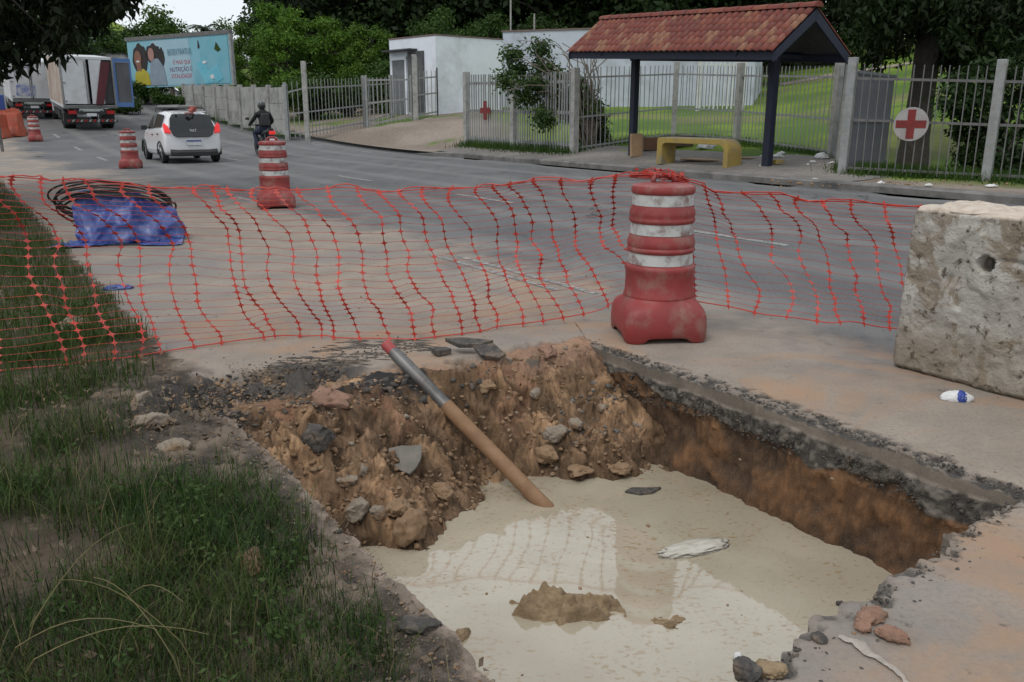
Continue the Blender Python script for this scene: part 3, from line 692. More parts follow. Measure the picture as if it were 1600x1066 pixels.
# ------------------------------------------------------------------ concrete block
def conc_mat():
    T = NT('block_concrete'); P = T.obj(); P2 = T.pos()
    a = T.noise(5, 6, .65, P); b = T.noise(1.7, 5, .6, P); d = T.noise(16, 5, .65, P, .5); e = T.noise(4.2, 6, .7, P, 1.0)
    c = T.mix(T.rng(a, .35, .65), (.46, .445, .41), (.34, .32, .29))
    c = T.mix(T.rng(e, .50, .60, 0, .8), c, (.20, .155, .105))
    sep = T.n('ShaderNodeSeparateXYZ'); T.l(P2, sep.inputs[0])
    low = T.rng(T.math('ADD', sep.outputs[2], T.math('MULTIPLY', T.math('SUBTRACT', b, .5), 1.0)), .0, .55, .72, 0); c = T.mix(low, c, (.185, .145, .095))
    c = T.mix(T.rng(d, .57, .66, 0, .9), c, (.075, .058, .04))
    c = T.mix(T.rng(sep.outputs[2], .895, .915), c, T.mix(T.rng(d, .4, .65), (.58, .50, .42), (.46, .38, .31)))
    T.base(c); T.rough(.93); T.bump(T.math('ADD', T.math('ADD', a, d), T.noise(60, 4, .6, P)), .7, .012); return T.m
def block():
    W, Hh, L0, L1 = .47, .93, .3, 2.72; per = []
    def seg(p0, p1, k):
        for i in range(k): t = i / k; per.append((p0[0] + (p1[0] - p0[0]) * t, p0[1] + (p1[1] - p0[1]) * t))
    r = .022; seg((r, 0), (0, r), 3); seg((0, r), (0, Hh - r), 84); seg((0, Hh - r), (r, Hh), 4); seg((r, Hh), (W - r, Hh), 36); seg((W - r, Hh), (W, Hh - r), 4); seg((W, Hh - r), (W, r), 30); seg((W, r), (W - r, 0), 3); seg((W - r, 0), (r, 0), 10)
    per = np.array(per); ss = np.r_[np.linspace(L0, 1.6, 40)[:-1], np.linspace(1.6, L1 - .03, 105), L1 - .02, L1 - .008, L1]
    N_, S_ = np.meshgrid(per[:, 0], ss); Z_ = np.meshgrid(per[:, 1], ss)[0]
    cx, cz = W / 2, Hh / 2; dx = np.where(N_ < .001, -1, np.where(N_ > W - .001, 1, 0)) * 1.0; dzv = np.where(Z_ > Hh - .001, 1, np.where(Z_ < .001, -1, 0)) * 1.0
    corner = (dx == 0) & (dzv == 0); dx = np.where(corner, np.sign(N_ - cx) * .7, dx); dzv = np.where(corner, np.sign(Z_ - cz) * .7, dzv)
    d = .010 * fbm(N_ * 5, S_ * 5, Z_ * 5, o=4, seed=201) + .004 * fbm(N_ * 25, S_ * 25, Z_ * 25, o=2, seed=202)
    chip = sm(.25, .7, fbm(N_ * 4, S_ * 4, Z_ * 4, o=3, seed=203)); edge = np.minimum(np.abs(Z_ - Hh), 1) < .03; d -= np.where(edge, .02 * chip, 0)
    pit = sm(.42, .62, fbm(N_ * 7, S_ * 7, Z_ * 7, o=3, seed=204)) * .010; d -= pit
    near_end = sm(L1 - .03, L1, S_); sh = 1 - .06 * near_end ** 2
    hol = np.hypot(S_ - 2.28, Z_ - .665); hm = sm(.046, .036, hol) * (N_ < .02); d = d - hm * .20
    gr = sm(.014, .008, np.abs(Z_ - .69)) * sm(2.02, 2.04, S_) * sm(2.26, 2.24, S_) * (N_ < .02); d -= gr * .012
    N2 = cx + (N_ - cx) * sh + dx * d; Z2 = cz + (Z_ - cz) * sh + dzv * d
    Z2 = np.maximum(Z2, .002); lean = -.03 * Z2 / Hh
    x, y = rd(N2 - .0, S_ + lean); V = np.stack([x, y, Z2], -1)
    x0, y0 = rd(4.42, 0); V[..., 0] += x0; V[..., 1] += y0; ctr = np.array([*rd(4.65, 1.5), 0]); V -= ctr
    Fq = grid_faces(len(ss), len(per), True); me = mesh_np(V.reshape(-1, 3), Fq, True)
    bm = bmesh.new(); bm.from_mesh(me); bm.edges.ensure_lookup_table(); bmesh.ops.holes_fill(bm, edges=[e for e in bm.edges if e.is_boundary], sides=0); bmesh.ops.recalc_face_normals(bm, faces=bm.faces); bm.to_mesh(me); bm.free()
    o = link('concrete_block', me, conc_mat(), label='weathered concrete barrier block with a round lifting hole at the right', cat='concrete block'); o.location = ctr
block()

# ------------------------------------------------------------------ pipe standing in the pit
pa, pb = ray(602, 537, 4.86), gp(846, 786, -.55); pd = (pb - pa).normalized(); pb2 = pb + pd * .28
Lp = (pb2 - pa).length; ex = pd.orthogonal().normalized(); ey = pd.cross(ex)
PIPE = empty('steel_pipe', pa, label='long bare steel pipe leaning into the muddy water, rusty at its lower end', cat='pipe')
def pipe_part(name, t0, t1, prof, mat, lab=None):
    m = MB(); K = 24; n = len(prof); V = []
    for t, r in prof:
        for q in range(K): an = 2 * math.pi * q / K; V.append(pd * t + ex * (math.cos(an) * r) + ey * (math.sin(an) * r))
    F_ = [(i * K + q, i * K + (q + 1) % K, (i + 1) * K + (q + 1) % K, (i + 1) * K + q) for i in range(n - 1) for q in range(K)]
    m.add(V, F_); o = m.build(name, mat, PIPE, True)
    if lab: o['label'] = lab
    return o
pr = .0385
pipe_part('thread_protector', 0, .07, [(.0, .024), (.0, .031), (.012, .032), (.065, .034), (.075, .030)], pink_red, 'dull red plastic cap on the upper end')
pipe_part('upper_length', .07, .5, [(.07, .026), (.07, .034), (.10, .037), (.11, pr), (.33, pr), (.335, pr + .0015), (.35, pr + .0015), (.355, pr), (.52, pr), (.53, pr + .001)], steel, 'grey painted steel upper length')
pipe_part('lower_length', .5, Lp, [(.53, pr + .002), (.54, pr + .0025), (Lp, pr + .0025), (Lp, .03)], rust, 'rusty brown lower length')

# ------------------------------------------------------------------ blue tarp heap with hose
TP = gp(196, 386)
def tarp():
    nx, ny, w, h = 84, 76, 1.58, 1.42; rng = np.random.default_rng(8)
    gx, gy = np.meshgrid(np.linspace(-w / 2, w / 2, nx), np.linspace(-h / 2, h / 2, ny), indexing='ij'); P = np.stack([gx, gy, .95 + .05 * fbm(gx * 3, gy * 3, seed=1)], -1); V = np.zeros_like(P)
    rx, ry = w / (nx - 1), h / (ny - 1); P[..., 0] *= .86; P[..., 1] *= .82
    balls = [(-.34, .05, .22, .27), (-.08, .1, .36, .30), (.22, .08, .33, .24), (.42, .0, .14, .20), (.05, -.16, .2, .26), (-.22, -.12, .16, .22), (.12, .28, .3, .2), (-.15, .0, .58, .07), (.26, .02, .54, .06)]
    def con(A_, B_, rest):
        d = B_ - A_; L_ = np.linalg.norm(d, axis=-1, keepdims=True) + 1e-9; k = .5 * (L_ - rest) / L_ * d; A_ += k; B_ -= k
    for it in range(260):
        V *= .985; V[..., 2] -= .0011; Q = P + V; Q[..., :2] += rng.normal(0, .0004, Q[..., :2].shape)
        for _ in range(7):
            for o in (0, 1):
                n = (nx - o) // 2; con(Q[o:o + 2 * n:2], Q[o + 1:o + 2 * n:2], rx); n = (ny - o) // 2; con(Q[:, o:o + 2 * n:2], Q[:, o + 1:o + 2 * n:2], ry)
            con(Q[0::2, 0::2][:nx // 2, :ny // 2], Q[1::2, 1::2][:nx // 2, :ny // 2], math.hypot(rx, ry)); con(Q[1::2, 0::2][:nx // 2, :ny // 2], Q[0::2, 1::2][:nx // 2, :ny // 2], math.hypot(rx, ry))
            for bx, by, bz, br in balls:
                d = Q - np.array([bx, by, bz]); L_ = np.linalg.norm(d, axis=-1, keepdims=True); Q += np.where(L_ < br + .012, d / (L_ + 1e-9) * (br + .012 - L_), 0)
            Q[..., 2] = np.maximum(Q[..., 2], .008)
        V = Q - P; fr = (Q[..., 2] < .012)[..., None] * np.array([1, 1, 0]); V = V * (1 - .8 * fr); 
        P = Q
    nn_ = np.cross(np.gradient(P, axis=0), np.gradient(P, axis=1)); nn_ /= np.linalg.norm(nn_, axis=-1, keepdims=True) + 1e-9
    cr = (1 - np.abs(fbm(gx * 2.6, gy * 2.6, o=2, seed=304))) ** 4 * .055 + (1 - np.abs(fbm(gx * 5.5 + 2, gy * 5.5, o=3, seed=306))) ** 4 * .028 + .012 * fbm(gx * 9, gy * 9, o=3, seed=309) - .03
    for _ in range(30):
        an_ = rng.uniform(0, 6.28); dd_ = gx * math.cos(an_) + gy * math.sin(an_) - rng.uniform(-.6, .6); ln_ = -gx * math.sin(an_) + gy * math.cos(an_) - rng.uniform(-.5, .5)
        cr = cr + rng.choice([-1, 1]) * rng.uniform(.02, .05) * np.maximum(0, 1 - np.abs(dd_) / rng.uniform(.05, .14)) * np.exp(-(ln_ / rng.uniform(.15, .4)) ** 2)
    P = P + nn_ * cr[..., None]; P[..., 2] = np.maximum(P[..., 2], .008 + .012 * np.abs(fbm(gx * 7, gy * 7, seed=310)))
    o = link('tarp', mesh_np(P.reshape(-1, 3), grid_faces(nx, ny), True), tarp_blue, label='crumpled blue plastic tarp draped over a heap beside the road', cat='tarp'); o.location = (TP.x - .20, TP.y + .5, 0); o.rotation_euler = (0, 0, .2); o.scale = (1.0, .95, 1.16)
    m_ = o.modifiers.new('s', 'SOLIDIFY'); m_.thickness = .003; sb_ = o.modifiers.new('sub', 'SUBSURF'); sb_.levels = 1; sb_.render_levels = 1
tarp()
m = MB(); rng = random.Random(4); pts = []
cen = Vector((TP.x - .34, TP.y + .60, .40)); tl = Matrix.Rotation(.18, 3, 'Z') @ Matrix.Rotation(math.radians(-30), 3, 'X')
for i in range(8 * 40):
    t = i / 40 * 2 * math.pi; k = i // 40; r = .58 + .035 * math.sin(t * .31 + 1) + .012 * math.sin(t * 1.7); off = Vector((.04 * math.sin(t * .13), .035 * math.cos(t * .21), .02 * (k - 4) + .02 * math.sin(t * .37)))
    p = cen + tl @ (Vector((math.cos(t) * r * 1.05, math.sin(t) * r * .78, 0)) + off * 1.2); p.z = max(p.z, .02); pts.append(p)
m.tube(pts, .012, 6); m.build('hose', black_rubber, label='black flexible hose coiled in loops around the blue tarp', cat='hose')
m = MB(); pts = [Vector((TP.x + .45, TP.y + .5, .36)), Vector((TP.x + .62, TP.y + .46, .42)), Vector((TP.x + .74, TP.y + .42, .45))]

# ------------------------------------------------------------------ rocks, clods, slabs, mud
_ico = {}
def ico(sub):
    if sub not in _ico:
        bm = bmesh.new(); bmesh.ops.create_icosphere(bm, subdivisions=sub, radius=1); _ico[sub] = (np.array([v.co[:] for v in bm.verts]), np.array([[v.index for v in f.verts] for f in bm.faces])); bm.free()
    return _ico[sub]
def rock_verts(size, seed, sub=3, cuts=9, rough=.16):
    V, Fc = ico(sub); V = V.copy(); rng = np.random.default_rng(seed)
    for _ in range(cuts):
        nrm_ = rng.normal(size=3); nrm_ /= np.linalg.norm(nrm_); d = rng.uniform(.55, .85); k = V @ nrm_; V -= nrm_ * np.maximum(k - d, 0)[:, None] * .92
    V *= (1 + rough * fbm(V[:, 0] * 1.7 + seed, V[:, 1] * 1.7, V[:, 2] * 1.7, o=3, seed=seed))[:, None]
    V += .10 * np.stack([fbm(V[:, 0] * 4.5, V[:, 1] * 4.5, V[:, 2] * 4.5, o=4, seed=seed + k) for k in range(3)], -1)
    return V * np.asarray(size) * .5, Fc
def rock(name, u, v, size, seed, mat, label, cat, sink=.25, rz=None, group=None, rough=.16, cuts=9, dz=0, smooth=False):
    p = hit(u, v); V, Fc = rock_verts(size, seed, 4, cuts, rough); o = link(name, mesh_np(V, Fc, smooth), mat, label=label, cat=cat, group=group)
    o.location = (p.x, p.y, p.z + size[2] * (.5 - sink) + dz); o.rotation_euler = (0, 0, seed * 1.3 if rz is None else rz); return o
rock('stone', 557, 806, (0.128, 0.111, 0.111), 3, rock_mat, 'angular grey stone at the left foot of the dirt slope', 'stone')
rock('stone', 591, 808, (0.089, 0.085, 0.081), 5, rock_mat, 'rounded tan stone beside the angular grey stone at the slope foot', 'stone', cuts=3)
rock('dirt_clod', 648, 838, (0.187, 0.144, 0.173), 8, clod_mat, 'large brown earth clod standing at the water edge left of the pipe', 'clod', .3, rough=.25)
rock('dirt_clod', 622, 800, (0.158, 0.130, 0.108), 18, clod_mat, 'brown earth clod on the slope behind the large clod at the water', 'clod', .3, rough=.25)
rock('stone', 866, 684, (0.162, 0.102, 0.102), 12, rock_mat, 'pale flat-topped stone halfway up the slope right of the pipe', 'stone')
rock('stone', 900, 668, (0.102, 0.085, 0.076), 14, rock_mat, 'small pale stone just right of the flat-topped stone', 'stone')
rock('dirt_clod', 690, 772, (0.137, 0.108, 0.072), 21, clod_mat, 'flat brown clod on the slope below the grey concrete flake', 'clod')
rock('stone', 569, 741, (0.085, 0.068, 0.068), 23, rock_mat, 'small grey stone on the slope left of the concrete flake', 'stone')
rock('stone', 543, 755, (0.102, 0.076, 0.068), 24, rock_mat, 'leaning grey stone low on the slope at the left', 'stone')
rock('stone', 836, 620, (0.085, 0.068, 0.076), 25, rock_mat, 'upright stone high on the slope right of the pipe', 'stone')
rock('dirt_clod', 850, 715, (0.187, 0.115, 0.101), 26, clod_mat, 'broad brown clod below the flat-topped stone', 'clod', rough=.22)
rock('dirt_clod', 905, 740, (0.173, 0.115, 0.072), 27, clod_mat, 'low brown clod at the water edge right of the pipe', 'clod', rough=.22)
rock('stone', 940, 640, (0.085, 0.068, 0.060), 28, rock_mat, 'pale stone high on the slope near the right pit wall', 'stone')
rock('stone', 1000, 672, (0.102, 0.085, 0.076), 29, rock_mat, 'grey stone against the right pit wall', 'stone')
rock('dirt_clod', 965, 735, (0.158, 0.115, 0.065), 31, clod_mat, 'wet brown clod in the corner of slope and right wall', 'clod', rough=.22)
rock('dirt_clod', 760, 610, (0.144, 0.101, 0.086), 33, clod_mat, 'reddish brown clod below the broken asphalt slabs', 'clod', rough=.22)
rock('dirt_clod', 855, 553, (0.216, 0.115, 0.086), 35, pink_clod, 'pinkish clay lump on the rim right of the asphalt slabs', 'clod', .4, rough=.2)
rock('dirt_clod', 520, 625, (0.274, 0.187, 0.130), 36, pink_clod, 'cracked pinkish earth lump on the rim left of the pipe', 'clod', .45, rough=.14, cuts=4)
rock('stone', 497, 690, (0.221, 0.170, 0.136), 38, asphalt_chip, 'dark broken asphalt chunk below the pinkish lump', 'asphalt chunk', .3)
rock('stone', 650, 985, (0.153, 0.093, 0.060), 41, asphalt_chip, 'dark flat stone lying on the left edge of the pit', 'stone', .3)
rock('dirt_clod', 722, 995, (0.079, 0.072, 0.072), 42, mud_mat, 'small yellowish mud clod in the water against the left edge', 'clod', .4)
rock('dirt_clod', 1392, 998, (0.090, 0.058, 0.043), 43, pink_clod, 'pink crumbly clod alone on the pavement at lower right', 'clod', .2, rough=.3, cuts=2)
rock('dirt_clod', 1360, 968, (0.101, 0.065, 0.043), 44, pink_clod, 'long pink clod on the near pit edge', 'clod', .3, rough=.3, cuts=2)
rock('dirt_clod', 1347, 983, (0.054, 0.043, 0.036), 45, pink_clod, 'small pink clod between the two larger ones on the near edge', 'clod', .2, rough=.3, cuts=2)
rock('dirt_clod', 1205, 1052, (0.079, 0.065, 0.043), 46, mud_mat, 'tan mud lump at the bottom of the near pit edge', 'clod', .3, rough=.25)
rock('stone', 1165, 1058, (0.085, 0.076, 0.068), 47, asphalt_chip, 'dark stone at the bottom of the picture beside the white ball', 'stone', .2)
rock('ball', 1153, 1032, (.036, .036, .036), 48, litter_white, 'small white foam ball at the water edge at the bottom', 'ball', .1, cuts=0, rough=.02, smooth=True)
rock('stone', 1312, 946, (0.038, 0.034, 0.030), 49, asphalt_chip, 'small dark pebble in the water near the right corner', 'stone', .3)
rock('kerb_stone', 238, 668, (.20, .13, .10), 51, rock_mat, 'pale broken kerb stone in the grass left of the pit', 'kerb stone', .3)
rock('kerb_stone', 222, 632, (.16, .12, .10), 52, rock_mat, 'grey kerb fragment just behind the pale broken kerb stone', 'kerb stone', .3)
rock('kerb_stone', 275, 705, (.18, .10, .09), 53, rock_mat, 'pale kerb fragment nearest to the pit corner', 'kerb stone', .3)
rock('kerb_stone', 118, 515, (.22, .14, .14), 54, rock_mat, 'pale stone lying in the grass behind the net', 'kerb stone', .3)
rock('brick_fragment', 395, 888, (.16, .12, .08), 55, pink_clod, 'reddish brick fragment lying in the grass near the pit', 'brick', .25)
rock('stone', 1280, 1000, (0.051, 0.043, 0.030), 57, asphalt_chip, 'dark pebble on the near edge left of the pink clods', 'stone', .25)
def plate(name, u, v, poly, th, tilt, rz, mat, label, cat, dz=0.0):
    p = hit(u, v); m = MB(); m.prism(poly, th, lambda a, b, h: Vector((a, b, h))); o = m.build(name, mat, label=label, cat=cat, bevel=.004); o.location = (p.x, p.y, p.z + dz); o.rotation_euler = (tilt, 0, rz)
plate('concrete_flake', 634, 728, [(-.085, .06), (-.02, .075), (.03, .07), (.085, .075), (.08, .0), (.055, -.05), (.02, -.085), (-.03, -.06), (-.08, -.02)], .022, .75, .1, slab_grey, 'flat pale grey concrete flake lying on the dirt slope', 'concrete flake', .03)
plate('asphalt_slab', 738, 552, [(-.17, .05), (-.05, .06), (.13, .02), (.05, -.04), (-.08, -.04)], .028, .18, .0, asphalt_chip, 'thin dark asphalt slab tilted up on the far rim', 'asphalt slab', .05)
plate('asphalt_slab', 763, 562, [(-.10, .02), (.02, .06), (.12, -.02), (.09, -.06), (-.03, -.05)], .026, .5, -.3, asphalt_chip, 'dark triangular asphalt slab in front of the thin dark slab', 'asphalt slab', .045)
plate('asphalt_slab', 690, 556, [(-.06, .03), (.03, .035), (.06, -.01), (-.03, -.035)], .035, .1, .3, asphalt_chip, 'small dark asphalt chunk left of the tilted slab', 'asphalt slab', .01)
plate('asphalt_slab', 1005, 770, [(-.10, -.02), (-.06, .03), (.03, .035), (.10, .05), (.05, -.02), (-.02, -.045)], .03, .0, -.1, asphalt_chip, 'dark asphalt piece floating flat in the water by the right wall', 'asphalt slab', -.012)
# mud island
def mud(u, v, sx, sy, h, seed, label):
    p = gp(u, v, WL); a = np.linspace(-1, 1, 90); XX, YY = np.meshgrid(a, a, indexing='ij'); r = np.hypot(XX, YY) + .38 * fbm(XX * 1.8, YY * 1.8, o=3, seed=seed)
    z = h * (sm(.95, .25, r) * (.55 + .55 * fbm(XX * 2.5, YY * 2.5, o=3, seed=seed + 1)) + .10 * fbm(XX * 9, YY * 9, o=3, seed=seed + 2) * sm(1, .5, r)) - .03 * sm(.5, 1.0, r) - .006
    wm = worley(XX * 5, YY * 5, seed); z = z + h * .35 * np.clip(.6 - wm[0], 0, 1) * (1 + wm[2]) * sm(.75, .35, r) + h * .10 * fbm(XX * 22, YY * 22, o=2, seed=seed + 9) * sm(.8, .4, r)
    z = np.where(z > .02, z * (1 + .25 * fbm(XX * 4, YY * 4, o=2, seed=seed + 3)), z)
    o = link('mud_mound', mesh_np(np.stack([XX * sx, YY * sy, z], -1).reshape(-1, 3), grid_faces(90, 90), True), mud_mat, label=label, cat='mud'); o.location = (p.x, p.y, WL)
mud(885, 960, .24, .16, .075, 401, 'lumpy brown mud island rising from the middle of the water')
mud(1045, 972, .10, .06, .022, 431, 'low mud patch barely breaking the water right of the mud island')
mud(958, 942, .022, .02, .03, 421, 'tiny mud lump in the water just behind the mud island')
# plastic in the water and by the block
def bag(name, u, v, size, seed, mat, label, cat, z0=None, rz=0, rough=.5):
    p = hit(u, v) if z0 is None else gp(u, v, z0); V, Fc = ico(4); V = V.copy()
    rr = 1 + rough * (1 - np.abs(fbm(V[:, 0] * 2.2, V[:, 1] * 2.2, V[:, 2] * 2.2, o=4, seed=seed))) - rough * .5; V = V * rr[:, None]; V[:, 2] = np.where(V[:, 2] < 0, V[:, 2] * .3, V[:, 2])
    V = V * np.asarray(size) * .5; o = link(name, mesh_np(V, Fc, True), mat, label=label, cat=cat); o.location = (p.x, p.y, p.z + size[2] * .08); o.rotation_euler = (0, 0, rz); return o
clear_plastic = pm('clear_plastic', (.45, .42, .36), (.52, .49, .43), 6, .18, .5, .01)
bag('plastic_bag', 1085, 858, (.34, .11, .045), 7, clear_plastic, 'wet translucent plastic bag floating in the water', 'plastic bag', WL, .35)
pk_ = bag('plastic_packet', 1495, 626, (.15, .07, .085), 9, litter_white, 'crumpled white plastic packet on the pavement before the concrete block', 'packet', rz=-.25, rough=.25)
pkc = bag('print', 1495, 626, (.075, .066, .087), 9, plate_blue, None, None, rz=-.25, rough=.25); pkc.parent = pk_; pkc.location = (.012, -.004, .002); pkc.rotation_euler = (0, 0, 0)
bag('plastic_scrap', 185, 452, (.22, .10, .06), 13, tarp_blue, 'small blue plastic scrap on the road edge before the tarp', 'plastic scrap', rz=.3)
# cement spill at lower right
def ribbon(name, pts, ws, mat, dz=.006, **k):
    P = [gp(u, v) for u, v in pts]; V = []
    for i in range(41):
        t = i / 40 * (len(P) - 1) * .9999; q = min(int(t), len(P) - 2); p = P[q].lerp(P[q + 1], t - q); w = np.interp(t, range(len(ws)), ws) * (1 + .35 * float(fbm(i * .22, 3, seed=55)))
        d = (P[q + 1] - P[q]).normalized(); nx = Vector((-d.y, d.x, 0)); o_ = .012 * float(fbm(i * .3, 9, seed=56))
        V += [p + nx * (o_ + w), p + nx * o_, p + nx * (o_ - w)]
    V = [(p.x, p.y, dz + (.004 if j % 3 == 1 else 0)) for j, p in enumerate(V)]
    return link(name, mesh_np(V, grid_faces(41, 3), True), mat, **k)
ribbon('cement_spill', [(1312, 996), (1345, 1012), (1385, 1040), (1425, 1075), (1460, 1100)], [.008, .018, .008, .010, .006], pm('cement', (.40, .35, .305), (.27, .24, .21), 26, .9, .4, .004, space='pos'), kind='structure')

# ------------------------------------------------------------------ rubble, chips
def scatter(name, pos, size, seed, mat, flat=.6, kind='stuff', **k):
    rng = np.random.default_rng(seed); base_, Fc = ico(1); n = len(pos)
    sz = size[0] * (size[1] / size[0]) ** (rng.random(n) ** 2.2)
    V = base_[None] * (1 + rng.uniform(-.55, .4, (n, len(base_), 1))); sc_ = sz[:, None] * np.stack([rng.uniform(.7, 1.4, n), rng.uniform(.6, 1.1, n), rng.uniform(.35, .9, n) * flat / .6], -1); V = V * sc_[:, None, :] * .5
    an = rng.uniform(0, 6.28, n); c, s_ = np.cos(an)[:, None], np.sin(an)[:, None]; tlt = rng.uniform(-.5, .5, n)[:, None]
    y, z = V[..., 1] * np.cos(tlt) - V[..., 2] * np.sin(tlt), V[..., 1] * np.sin(tlt) + V[..., 2] * np.cos(tlt)
    V = np.stack([V[..., 0] * c - y * s_, V[..., 0] * s_ + y * c, z], -1) + np.asarray(pos)[:, None, :]; V[..., 2] += (sz * .12)[:, None]
    Fa = (Fc[None] + (np.arange(n) * len(base_))[:, None, None]).reshape(-1, 3)
    return link(name, mesh_np(V.reshape(-1, 3), Fa), mat, kind=kind, **k)
def slope_pts(n, seed, nr=(1.02, 3.2), fr=(.0, 1.0)):
    rng = np.random.default_rng(seed); out = []
    while len(out) < n:
        a = rng.uniform(*nr); i = min(int((a - .93) / .011), len(gn) - 1); f_ = rng.uniform(*fr); s_ = top[i, 0] + (sh[i, 0] - top[i, 0]) * f_
        x, y = rd(a, s_); out.append((x, y, slope_z(a, s_)))
    return np.array(out)
scatter('rubble', slope_pts(3200, 1), (.006, .045), 1, clod_mat, label='brown earth crumbs covering the slumped dirt slope', cat='rubble')
scatter('rubble', slope_pts(220, 2), (.006, .04), 2, rock_mat, label='pale grey stones sprinkled over the dirt slope', cat='rubble')
scatter('rubble', slope_pts(150, 3, (2.75, 3.22), (.35, .75)), (.015, .05), 3, pm('grey_gravel', (.17, .16, .145), (.1, .095, .09), 14, .9), label='patch of grey broken gravel on the slope by the right wall', cat='gravel')
scatter('rubble', slope_pts(260, 4, (1.0, 2.5), (-.05, .18)), (.012, .06), 4, asphalt_chip, label='black asphalt crumbs along the top of the dirt slope', cat='rubble')
rng = np.random.default_rng(11)
def edge_pts(n, nf, sf, z=0.0):
    a = nf(n); b = sf(n); x, y = rd(a, b); return np.stack([x, y, np.full(n, z)], -1)
scatter('rubble', edge_pts(1700, lambda n: 3.27 + np.abs(rng.normal(0, .065, n)) + .01, lambda n: rng.uniform(1.3, 4.2, n), -.006), (.003, .018), 21, asphalt_chip, label='dark asphalt crumbs along the long right edge of the pit', cat='rubble')
scatter('rubble', edge_pts(520, lambda n: 3.28 + np.abs(rng.normal(0, .07, n)), lambda n: rng.uniform(1.3, 4.2, n), -.004), (.003, .018), 22, rock_mat, label='pale crumbs along the long right edge of the pit', cat='rubble')
t_ = rng.uniform(0, 1, 900); a_ = 3.3 - 2.3 * t_; b_ = 1.43 - .25 * t_ - np.abs(rng.normal(0, .05, 900)); x, y = rd(a_, b_)
scatter('rubble', np.stack([x, y, np.full(900, -.004)], -1), (.003, .02), 23, asphalt_chip, label='dark crumbs along the near edge of the pit', cat='rubble')
scatter('rubble', edge_pts(420, lambda n: 1.0 - np.abs(rng.normal(0, .15, n)), lambda n: rng.uniform(.9, 4.3, n), .008), (.005, .026), 24, rock_mat, label='pale stones and grit along the left edge of the pit', cat='rubble')
scatter('rubble', edge_pts(700, lambda n: rng.uniform(.7, 1.0, n), lambda n: rng.uniform(.9, 4.3, n), .008), (.004, .024), 25, asphalt_chip, label='black grit along the left edge of the pit', cat='rubble')
scatter('rubble', edge_pts(950, lambda n: rng.normal(1.3, .33, n), lambda n: rng.normal(4.32, .16, n), -.02), (.006, .045), 26, asphalt_chip, label='black broken asphalt beyond the far left corner of the pit', cat='rubble')
scatter('rubble', edge_pts(500, lambda n: rng.normal(1.2, .35, n), lambda n: rng.normal(4.32, .18, n), -.015), (.006, .04), 27, clod_mat, label='brown earth crumbs beyond the far left corner of the pit', cat='rubble')
scatter('rubble', edge_pts(600, lambda n: rng.uniform(1.2, 2.35, n), lambda n: 4.5 + np.abs(rng.normal(0, .17, n)), .0), (.005, .022), 28, asphalt_chip, label='dark crumbs on the scraped pavement behind the pit', cat='rubble')
scatter('rubble', edge_pts(500, lambda n: rng.uniform(1.05, 6.5, n), lambda n: rng.uniform(-.6, 9, n), .0), (.004, .02), 29, clod_mat, label='loose crumbs scattered over the dusty pavement', cat='rubble')
na = rng.uniform(.09, .20, 1500); sa = rng.uniform(1.45, 4.0, 1500); x, y = rd(3.262 + .012 * rng.random(1500), sa)
scatter('rubble', np.stack([x, y, -na + .03 * fbm(sa * 3.1, sa * 0 + 3, o=3, seed=6) * (na > .13)], -1), (.006, .022), 51, asphalt_chip, label='dark aggregate stones sticking out of the right pit wall', cat='aggregate')
scatter('rubble', edge_pts(2200, lambda n: rng.uniform(.55, 1.0, n), lambda n: rng.uniform(.8, 4.3, n), .012), (.003, .013), 52, clod_mat, label='fine brown grit on the dirt strip left of the pit', cat='grit')
scatter('rubble', edge_pts(1100, lambda n: rng.uniform(.6, 1.0, n), lambda n: rng.uniform(.8, 4.3, n), .012), (.003, .014), 53, rock_mat, label='fine pale grit on the dirt strip left of the pit', cat='grit')
# scraped grooves: thin dark tar ridges beside the net
m = MB(); rg = random.Random(6)
for i in range(150):
    n0 = rg.uniform(1.35, 2.35); s0 = 4.5 + .55 * rg.random() * (1.0 - abs(n0 - 1.95)); ln = rg.uniform(.04, .17); an = rg.gauss(-.62, .10); w = rg.uniform(.002, .006); a = Vector((*rd(n0, s0), .0)); d = Vector((math.cos(an + TH), math.sin(an + TH), 0)); nx = Vector((-d.y, d.x, 0))
    m.add([a - nx * w, a + d * ln * .5 - nx * w * 1.3, a + d * ln, a + d * ln * .5 + nx * w * 1.3, a + nx * w, a + d * ln * .5 + Vector((0, 0, .007))], [(0, 1, 5), (1, 2, 5), (2, 3, 5), (3, 4, 5), (4, 0, 5)])
m.build('tar_scrapings', asphalt_chip, kind='stuff', label='black scraped tar streaks on the pavement left of the pipe', cat='tar')
# ------------------------------------------------------------------ vegetation
def leaf_m(name, c1, c2, rough=.6, tr=.35, scale=.6):
    T = NT(name); P = T.pos(); oi = T.n('ShaderNodeObjectInfo')
    n = T.noise(scale, 4, .6, P); f = T.noise(scale * 14, 2, .5, P)
    c = T.mix(T.rng(n, .35, .65), c1, c2); c = T.mix(T.rng(f, .3, .7, 0, .4), c, tuple(x * .45 for x in c1))
    hv = T.n('ShaderNodeHueSaturation'); T.l(c, hv.inputs['Color']); T.l(T.math('ADD', T.math('MULTIPLY', oi.outputs['Random'], .5), .75), hv.inputs['Value'])
    T.base(hv.outputs[0]); T.rough(rough); T.p.inputs['Specular IOR Level'].default_value = .25
    tb = T.n('ShaderNodeBsdfTranslucent'); T.l(hv.outputs[0], tb.inputs[0]); mx = T.n('ShaderNodeMixShader'); mx.inputs[0].default_value = tr
    out = T.t.nodes['Material Output']; T.l(T.p.outputs[0], mx.inputs[1]); T.l(tb.outputs[0], mx.inputs[2]); T.l(mx.outputs[0], out.inputs[0]); return T.m
leaf_dark = leaf_m('leaf_dark', (.018, .036, .010), (.030, .060, .014), scale=.35)
